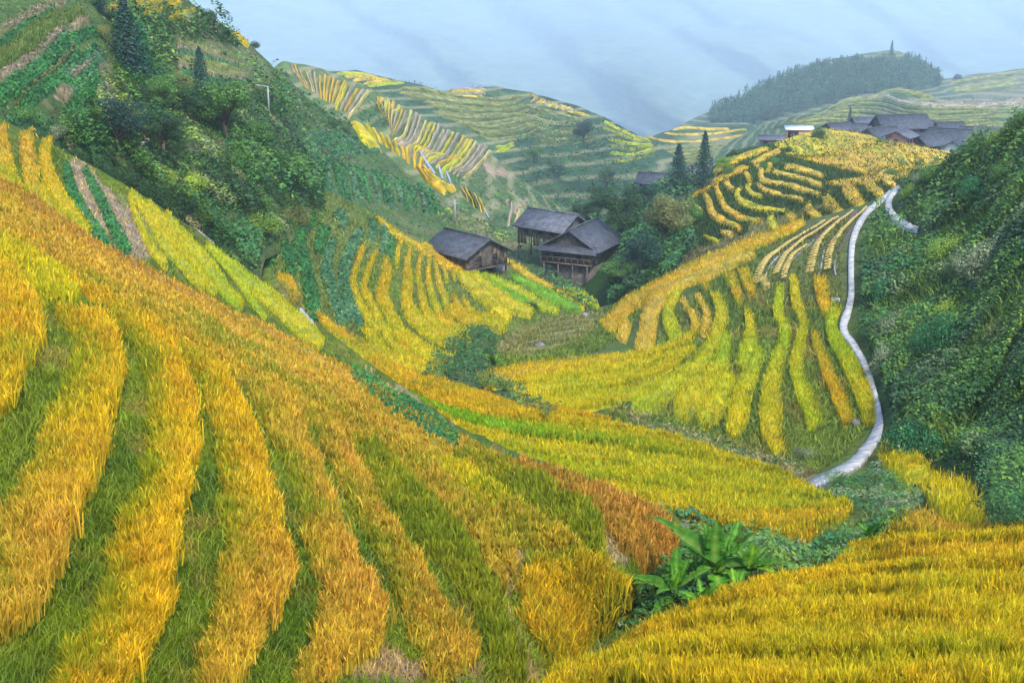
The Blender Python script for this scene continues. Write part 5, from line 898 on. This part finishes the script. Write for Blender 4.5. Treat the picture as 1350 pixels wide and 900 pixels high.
# ================================================================== banana plants
def banana_leaf(L, W, arch, seed):
    r = np.random.default_rng(seed); n = 30; t = np.linspace(0, 1, n); V = []; C = []; Q = []
    for i in range(n):
        s = t[i]; w = W * (math.sin(min(1, s * 1.08) ** .75 * math.pi) ** .6 if 0 < s < .99 else .03) * .5; x = L * (s - .12 * arch * s * s); z = L * (.10 * s + arch * (-.55 * s * s)); tear = 1 - r.uniform(.1, .6) * (r.random() < .3)
        for j, u in enumerate((-1, -.5, 0, .5, 1)):
            V.append((x, u * w * (tear if abs(u) == 1 else 1), z + (0.02 * L * math.sin(s * 9 + u)) + abs(u) * w * .35 - (.02 * W if u == 0 else 0))); C.append(np.array((.038, .17, .014) if u else (.14, .28, .035)) * r.uniform(.75, 1.25) + (np.array((.10, .05, .0)) * r.random() ** 3 if abs(u) == 1 else 0))
    for i in range(n - 1):
        for j in range(4): Q.append((i * 5 + j, i * 5 + j + 1, i * 5 + 6 + j, i * 5 + 5 + j))
    return np.array(V), np.array(Q), np.array(C)
def banana(layer, x, y, hp, n, label, seed, group='banana plants', leaves=None):
    d = float(layer.d(x, y)); k = d / F; H = hp * k * (1.1 if hp > 40 else 1); P = layer.P(np.array(x), np.array(y)); e = empty('banana_plant', P); r = np.random.default_rng(seed)
    mb = MB(); mb.tube((0, 0, -.1), (.03, 0, H * .38), .12 * H / 2.4, .07 * H / 2.4, 10); mb.build('stem', M_BANANA, e, (.16, .22, .07))
    for i in range(n):
        az, tilt, ln, arch, tone = leaves[i] if leaves else (i * 2.4 + r.uniform(-.3, .3), r.uniform(15, 75), r.uniform(.6, .85), r.uniform(.2, .9), r.uniform(.7, 1.3))
        V, Q, C = banana_leaf(ln * H, ln * H * .34, arch, seed + i); o = mesh_obj('leaf', V, [Q], C * np.array([tone ** 1.6 if tone > 1 else 1, tone, 1]), M_BANANA, e, True)
        o.location = (.03, 0, H * (.28 + .12 * r.random())); o.rotation_euler = (0, -math.radians(tilt), az)
    return tag(e, label, 'banana plant', group)
banana(valley, 938, 784, 92, 11, 'tallest banana plant of the clump with one upright leaf', 1, leaves=[(1.6, 88, .80, .15, .9), (2.75, 42, 1.15, .5, .8), (0.2, 25, .9, 1.0, .8), (-.25, 45, .65, .3, 1.0), (-1.5, 10, .8, 1.3, 1.1), (-1.3, 50, .4, .2, 1.3), (3.5, 50, .7, .7, .9), (.7, 60, .6, .4, 1.0), (2.1, 70, .7, .3, .9), (-.9, 35, .55, .8, 1.5), (4.1, 30, .6, 1.0, 1.0)])
banana(valley, 886, 806, 74, 10, 'banana plant at the left end of the clump beside the grassy bank', 2, leaves=[(2.9, 28, 1.0, .6, .85), (3.2, 40, .8, .9, .8), (1.3, 75, .8, .2, 1.0), (.6, 65, .75, .3, 1.0), (.2, 40, .8, .5, .8), (-1.2, 65, .5, .1, 1.4), (-.6, 10, .7, 1.0, .9), (-2.3, 10, .7, 1.1, .9), (2.2, 80, .6, .2, 1.0), (4.0, 40, .6, .9, .9)])
banana(valley, 985, 772, 62, 9, 'banana plant at the right end of the clump with a lime leaf', 3, leaves=[(.15, 28, .95, .8, .75), (-.5, 40, .75, .5, .95), (-1.4, 70, .7, .1, 1.5), (-1.0, 30, .8, .6, 1.6), (1.2, 60, .7, .4, .9), (2.4, 55, .8, .6, .85), (3.2, 20, .7, 1.0, .85), (-2.2, 25, .7, 1.1, 1.0), (.7, 45, .7, .7, .8)])
banana(valley, 925, 812, 48, 8, 'low young banana plant in front of the clump', 4)
banana(valley, 968, 800, 44, 7, 'short banana plant between the clump and the golden terrace', 8)
banana(valley, 960, 752, 60, 9, 'banana plant at the back of the clump against the weedy bank', 11)
banana(valley, 915, 782, 58, 9, 'banana plant between the upright leaf one and the left end of the clump', 12)
banana(valley, 1005, 760, 36, 7, 'lowest banana plant at the right edge of the clump', 13)
banana(valley, 1146, 728, 50, 9, 'small banana plant beside the round bush near the golden terrace', 5)
banana(valley, 650, 492, 30, 8, 'banana tuft in the weedy gully', 6)

# ================================================================== houses
def roof_gable(mb, L, W, z, h, ov, th=.18, hipless=True):
    """ridge along x, eaves at +-W/2"""
    e = W / 2 + ov; l = L / 2 + ov; ze = z - ov * h / (W / 2)
    mb.slab((-l, -e, ze), (l, -e, ze), (l, -.01, z + h), (-l, -.01, z + h), th); mb.slab((-l, .01, z + h), (l, .01, z + h), (l, e, ze), (-l, e, ze), th)
    mb.box(-l, l, -.14, .14, z + h - .06, z + h + .14)
def wall_box(parent, L, W, z0, z1, h, mat, name='wall'):
    mb = MB(); a, b = L / 2, W / 2
    V = []
    for x in (-a, a): V += [(x, -b, z0), (x, b, z0), (x, b, z1), (x, 0, z1 + h), (x, -b, z1)]
    mb.add(V, [(0, 4, 9, 5), (1, 6, 7, 2)], [(0, 1, 2), (0, 2, 4), (2, 3, 4), (5, 7, 6), (5, 9, 7), (7, 9, 8)]); return mb.build(name, mat, parent)
def planks(parent, L, W, z0, z1, side, mat, name='plank', n=12, gap=.3):
    mb = MB()
    for i in range(n):
        if random.random() < gap * .5: continue
        if side in 'fb':
            x = -L / 2 + (i + .5) * L / n; y = (-W / 2 - .04) if side == 'f' else (W / 2 + .04); mb.box(x - L / n * .42, x + L / n * .42, y - .03, y + .03, z0 + random.uniform(0, .15), z1)
        else:
            y = -W / 2 + (i + .5) * W / n; x = (L / 2 + .04) if side == 'r' else (-L / 2 - .04); mb.box(x - .03, x + .03, y - W / n * .42, y + W / n * .42, z0 + random.uniform(0, .15), z1 + max(0, (1 - abs(y) / (W / 2))) * .8)
    return mb.build(name, mat, parent)
def windows(parent, spec):
    for side, u, z, w, h, L, W in spec:
        mb = MB(); g = MB(); t = .06
        def bx(m, a, b, c, d, o):
            if side == 'f': m.box(a, b, -W / 2 - o, -W / 2 + .02 - o, c, d)
            elif side == 'b': m.box(a, b, W / 2 + o - .02, W / 2 + o, c, d)
            elif side == 'r': m.box(L / 2 + o - .02, L / 2 + o, a, b, c, d)
            else: m.box(-L / 2 - o, -L / 2 + .02 - o, a, b, c, d)
        bx(g, u - w / 2, u + w / 2, z, z + h, .09)
        for a, b, c, d in ((u - w / 2 - t, u - w / 2, z - t, z + h + t), (u + w / 2, u + w / 2 + t, z - t, z + h + t), (u - w / 2, u + w / 2, z + h, z + h + t), (u - w / 2, u + w / 2, z - t, z)): bx(mb, a, b, c, d, .13)
        f = mb.build('window', M_WOOD2, parent); g.build('pane', M_DARK, f)
def stilts(parent, L, W, z0, z1, nx=4, ny=3):
    for i in range(nx):
        for j in range(ny):
            if 0 < i < nx - 1 and 0 < j < ny - 1: continue
            x = -L / 2 + .15 + (L - .3) * i / (nx - 1); y = -W / 2 + .15 + (W - .3) * j / (ny - 1); mb = MB(); mb.tube((x, y, z0), (x, y, z1), .13, .11, 8); mb.build('post', M_WOOD, parent)
def base_at(layer, x, y, d=None):
    return unproj(np.array(float(x)), np.array(float(y)), d if d else layer.d(np.array(float(x)), np.array(float(y))))
# left barn: ridge runs from far left to near right
B = base_at(valley, 616, 356, 160); e = empty('wooden_barn', B, math.radians(-50)); L, W = 9.0, 7.0
mb = MB(); roof_gable(mb, L, W, 3.3, 1.9, .7); mb.build('roof', M_ROOF, e); wall_box(e, L, W, 1.2, 3.3, 1.85, M_WOOD); planks(e, L, W, .9, 3.25, 'f', M_WOOD2, 'front_planking'); planks(e, L, W, 1.1, 3.6, 'r', M_WOOD2, 'gable_planking', 11, .5); stilts(e, L, W, -1.6, 1.3)
mb = MB(); mb.box(L / 2 + .05, L / 2 + .75, -W / 2, W / 2, 1.2, 1.32); [mb.box(L / 2 + .66, L / 2 + .74, y - .04, y + .04, 1.32, 2.2) for y in np.linspace(-3.3, 3.3, 7)]; mb.box(L / 2 + .66, L / 2 + .74, -W / 2, W / 2, 2.2, 2.28); mb.build('gallery', M_WOOD, e)
windows(e, [('r', -1.6, 1.9, .9, 1.0, L, W), ('r', 1.2, 1.9, .9, 1.0, L, W), ('f', -2, 1.8, 1.0, .9, L, W)])
e.scale = (.93,) * 3; tag(e, 'weathered wooden barn on stilts with a dark slate roof beside the golden fan', 'barn')
# back house
B = base_at(upper, 728, 322, 196); e = empty('wooden_house', B, math.radians(-40)); L, W = 9.5, 7.0
mb = MB(); roof_gable(mb, L, W, 3.6, 2.1, .7); mb.build('roof', M_ROOF2, e); wall_box(e, L, W, 1.6, 3.6, 2.05, M_WOOD); planks(e, L, W, .2, 3.5, 'f', M_WOOD2, 'front_planking', 14, .3); planks(e, L, W, 1.6, 3.8, 'l', M_WOOD, 'gable_planking', 9, .4); stilts(e, L, W, -2.5, 1.7, 5)
windows(e, [('f', -2.8, 2.2, .8, .9, L, W), ('f', 0, 2.2, .8, .9, L, W), ('f', 2.8, 2.2, .8, .9, L, W)])
e.scale = (.93,) * 3; tag(e, 'timber framed house with a pale slate roof behind the hip roofed house', 'house')
# hip and gable house: ridge runs away to the right
B = base_at(upper, 768, 352, 182); e = empty('wooden_house', B, math.radians(64)); L, W = 10.5, 8.6
mb = MB(); roof_gable(mb, L, W, 4.3, 2.6, .8); mb.build('roof', M_ROOF, e); wall_box(e, L, W, 1.9, 4.3, 2.55, M_WOOD)
mb = MB(); a = L / 2; mb.slab((-a - 1.9, -W / 2 - .9, 3.7), (-a - .05, -W / 2 - .2, 4.6), (-a - .05, W / 2 + .2, 4.6), (-a - 1.9, W / 2 + .9, 3.7), .16); mb.build('skirt_roof', M_ROOF, e)
mb = MB(); mb.box(-a - 1.0, -a - .05, -W / 2, W / 2, 1.9, 3.75); mb.build('front_wall', M_WOOD, e)
mb = MB(); mb.box(-a - .9, a - .5, -W / 2 + .3, W / 2 - .3, -3.5, 1.85); mb.build('ground_floor', M_WOOD, e); planks(e, L, W, 1.9, 4.2, 'f', M_WOOD, 'side_planking', 14, .2)
mb = MB(); mb.box(-a - 1.75, -a - 1.02, -W / 2, W / 2, 1.8, 1.92); [mb.box(-a - 1.72, -a - 1.65, y - .04, y + .04, 1.92, 2.7) for y in np.linspace(-4.1, 4.1, 9)]; mb.box(-a - 1.73, -a - 1.64, -W / 2, W / 2, 2.7, 2.8); mb.build('gallery', M_WOOD2, e)
for y in (-3.6, -1.2, 1.2, 3.6): mb = MB(); mb.tube((-a - 1.6, y, -3), (-a - 1.6, y, 1.85), .12, .12); mb.build('post', M_WOOD, e)
windows(e, [('l', -2, 2.3, 1.0, .9, L + 2.0, W), ('l', 1.6, 2.3, 1.0, .9, L + 2.0, W), ('f', 1, 2.4, 1.0, 1.0, L, W)])
e.scale = (.93,) * 3; tag(e, 'large dark wooden house with a hip and gable roof at the valley head', 'house')
def village_house(x, y, d, rz, L, W, hw, hr, wall, roof, label, nwin=3, group='grey roofed village houses'):
    L, W, hw, hr = L * .74, W * .74, hw * .74, hr * .62; e = empty('village_house', base_at(vhill, x, y + 3, d), math.radians(rz)); mb = MB(); roof_gable(mb, L, W, hw, hr, .9); mb.build('roof', roof, e); wall_box(e, L, W, -3, hw, hr - .05, wall)
    sp = [('f', -L / 2 + L * (i + .5) / nwin, hw - 1.9, 1.0, 1.0, L, W) for i in range(nwin)] + [('r', -W / 5, hw - 1.9, 1.0, 1.0, L, W), ('r', W / 5, hw - 1.9, 1.0, 1.0, L, W), ('l', 0, hw - 1.9, 1.0, 1.0, L, W)]
    windows(e, sp); return tag(e, label, 'house', group)
village_house(1186, 182, 330, 8, 17, 11, 5.6, 4.2, M_WOOD, M_ROOF, 'largest village house with a broad dark grey roof at the back')
village_house(1160, 192, 315, 35, 13, 9, 4.4, 3.2, M_WOOD, M_ROOF, 'grey roofed house left of the brick walled one')
village_house(1186, 193, 300, 55, 9, 7, 4.6, 2.0, M_BRICK, M_ROOF2, 'small brick walled house with a pale roof behind the hilltop field')
village_house(1122, 178, 345, -8, 13, 8, 3.2, 2.4, M_WOOD, M_ROOF, 'low grey house with a light ridge beside the yellow hilltop field')
village_house(1228, 196, 305, 30, 14, 9, 3.2, 3.4, M_WOOD, M_ROOF, 'grey roofed house in the middle of the village front row')
village_house(1262, 195, 310, -30, 18, 11, 3.4, 4.4, M_WOOD, M_ROOF, 'large low slate roof right of the village centre')
village_house(1258, 200, 292, 60, 9, 7, 2.6, 2.4, M_WALLW, M_ROOF, 'small gabled house at the front of the village, right of the field')
village_house(1318, 188, 330, 15, 13, 8, 3.4, 2.8, M_WOOD, M_ROOF2, 'pale roofed house at the right end of the village')
village_house(1205, 186, 340, -40, 12, 8, 6.0, 3.4, M_WOOD, M_ROOF, 'dark roofed house tucked behind the largest village house')
village_house(1020, 190, 320, -10, 9, 6, 3.0, 1.0, M_BRICK, M_ROOF2, 'low brick house at the left edge of the village')
village_house(914, 238, 235, 40, 6, 5, 3.0, 1.8, M_WALLW, M_ROOF2, 'small pale gable between the two pointed conifers', 1)
village_house(866, 246, 240, -20, 8, 6, 2.5, 2.0, M_WOOD, M_ROOF, 'dark grey roof half hidden by trees left of the conifers', 1)
village_house(1142, 176, 350, 20, 12, 8, 4.6, 3.0, M_WOOD, M_ROOF2, 'pale grey roof between the shed and the largest village house')
village_house(1242, 186, 340, 10, 13, 9, 5.0, 3.4, M_WOOD, M_ROOF, 'dark roof rising behind the middle of the village front row')
village_house(1290, 190, 335, -15, 12, 8, 4.4, 3.2, M_WOOD, M_ROOF2, 'pale slate roof behind the large low roof of the village')
village_house(1104, 176, 340, 25, 9, 7, 3.0, 2.2, M_WOOD, M_ROOF, 'small dark roof nearest to the white roofed shed')
e = empty('shed', base_at(upper, 1053, 183, 290), math.radians(-4)); e.scale = (.6, .6, .75); mb = MB(); mb.slab((-5.6, -2.8, 3.0), (5.6, -2.8, 3.0), (5.6, 2.8, 3.9), (-5.6, 2.8, 3.9), .15); mb.build('roof', M_SHEET, e); mb = MB(); mb.box(-5, 5, -2.2, 2.2, -1.5, 2.8); mb.build('wall', M_BRICK, e)
mb = MB(); mb.box(-4.6, -.5, -2.26, -2.22, .4, 2.5); mb.build('opening', M_DARK, e); tag(e, 'white roofed shed with a dark opening at the left of the village', 'shed')

# ================================================================== poles, stairs, stones
def pole(layer, x, y, ytop, r, name, label, arm=0, cat='pole'):
    d = float(layer.d(x, y)); H = (y - ytop) * d / F; e = empty(name, layer.P(np.array(x), np.array(y))); mb = MB(); mb.tube((0, 0, -.3), (0, 0, H), r, r * .8, 10); mb.build('post', M_METAL, e)
    if arm: mb = MB(); mb.tube((0, 0, H - .05), (-arm, -.1, H + .12), r * .6, r * .5, 8); mb.build('arm', M_METAL, e); mb = MB(); mb.box(-arm - .55, -arm + .05, -.22, .02, H + .06, H + .2); mb.build('lamp_head', M_METAL, e)
    if not arm: mb = MB(); mb.box(-.8, .8, -.06, .06, H - .7, H - .55); [mb.tube((q, 0, H - .55), (q, 0, H - .35), .05, .04, 6) for q in (-.7, 0, .7)]; mb.build('crossarm', M_METAL, e)
    return tag(e, label, cat)
pole(bush, 355, 153, 117, .11, 'street_lamp', 'grey street lamp with a short arm on the wooded hillside', .9, 'street lamp')
pole(beds, 600, 294, 262, .13, 'utility_pole', 'slim pale utility pole above the left barn')
def stairs(layer, pts, name, label, w=1.0, n=8, mat=None):
    mb = MB(); p, _ = resample(pts, n, False)
    for x, y in p: c = layer.P(np.array(x), np.array(y)); mb.box(c[0] - w / 2, c[0] + w / 2, c[1] - .16, c[1] + .16, c[2] - .3, c[2] + .3)
    return tag(mb.build(name, mat or M_STAIR), label, 'stairs', 'flights of pale stairs on the wooded hillside')
stairs(bush, [(183, 166), (184, 144)], 'stone_stairs', 'pale stone stairs between the dark trees, upper flight', 1.3, 6)
stairs(bush, [(186, 196), (188, 188)], 'stone_stairs', 'pale stone stairs below the blue green tree, middle flight', 1.2, 3)
stairs(bush, [(206, 228), (204, 218)], 'stone_stairs', 'lowest short flight of pale stairs by the lime bush', 1.2, 4)
stairs(bush, [(276, 324), (258, 308)], 'stone_stairs', 'worn stone steps at the top of the lime yellow strip', .8, 7, M_STONE)
def rock(layer, x, y, wp, hp, label, seed, mat=M_STONE):
    r = np.random.default_rng(seed); d = float(layer.d(x, y)); k = d / F; mb = MB(); th = np.linspace(0, np.pi, 7); ph = np.arange(10) * 2 * np.pi / 10; V = np.array([(math.sin(t) * math.cos(p), math.sin(t) * math.sin(p), math.cos(t)) for t in th for p in ph]); V *= 1 + .9 * (r.random((len(V), 1)) - .5)
    V = V * np.array([wp * k * .5, wp * k * .5, hp * k * .6]) + layer.P(np.array(x), np.array(y)) + np.array([0, 0, hp * k * .25]); i = np.arange(60).reshape(6, 10); j = np.roll(i, -1, 1); mb.add(V, np.stack([i, i + 10, j + 10, j], -1).reshape(-1, 4))
    return tag(mb.build('rock', mat), label, 'rock')
rock(valley, 712, 459, 12, 9, 'grey rock on the harvested ground in the gully', 1); rock(valley, 772, 418, 10, 7, 'pale rock at the upper end of the harvested ground', 2); rock(valley, 655, 358, 24, 16, 'brown grey boulder under the left barn', 3); rock(valley, 1096, 690, 16, 14, 'reddish earth lump at the end of the valley terrace', 4, M_BRICK); rock(valley, 1130, 562, 14, 12, 'grey stone beside the white path bend', 5); rock(upper, 745, 372, 40, 12, 'long rocky outcrop under the hip roofed house', 6)

# ------------------------------------------------------------------ small harvested ledges in the gully
G5 = T(400, 250, 3)
fan(valley, G5((700, 690), (830, 640), (980, 625), (1080, 600)), G5((960, 530), (1040, 510), (1120, 500), (1190, 490)), 10, pz('ledge', 'ledge2'), .8, 'dull harvested ledge in the gully, {0} from the yellow terrace', 'harvested ledges in the gully', seed=23, h=.35, dens=.5, wpx=.9, lift=.2, name='harvested_ledge', cat='harvested ledge')
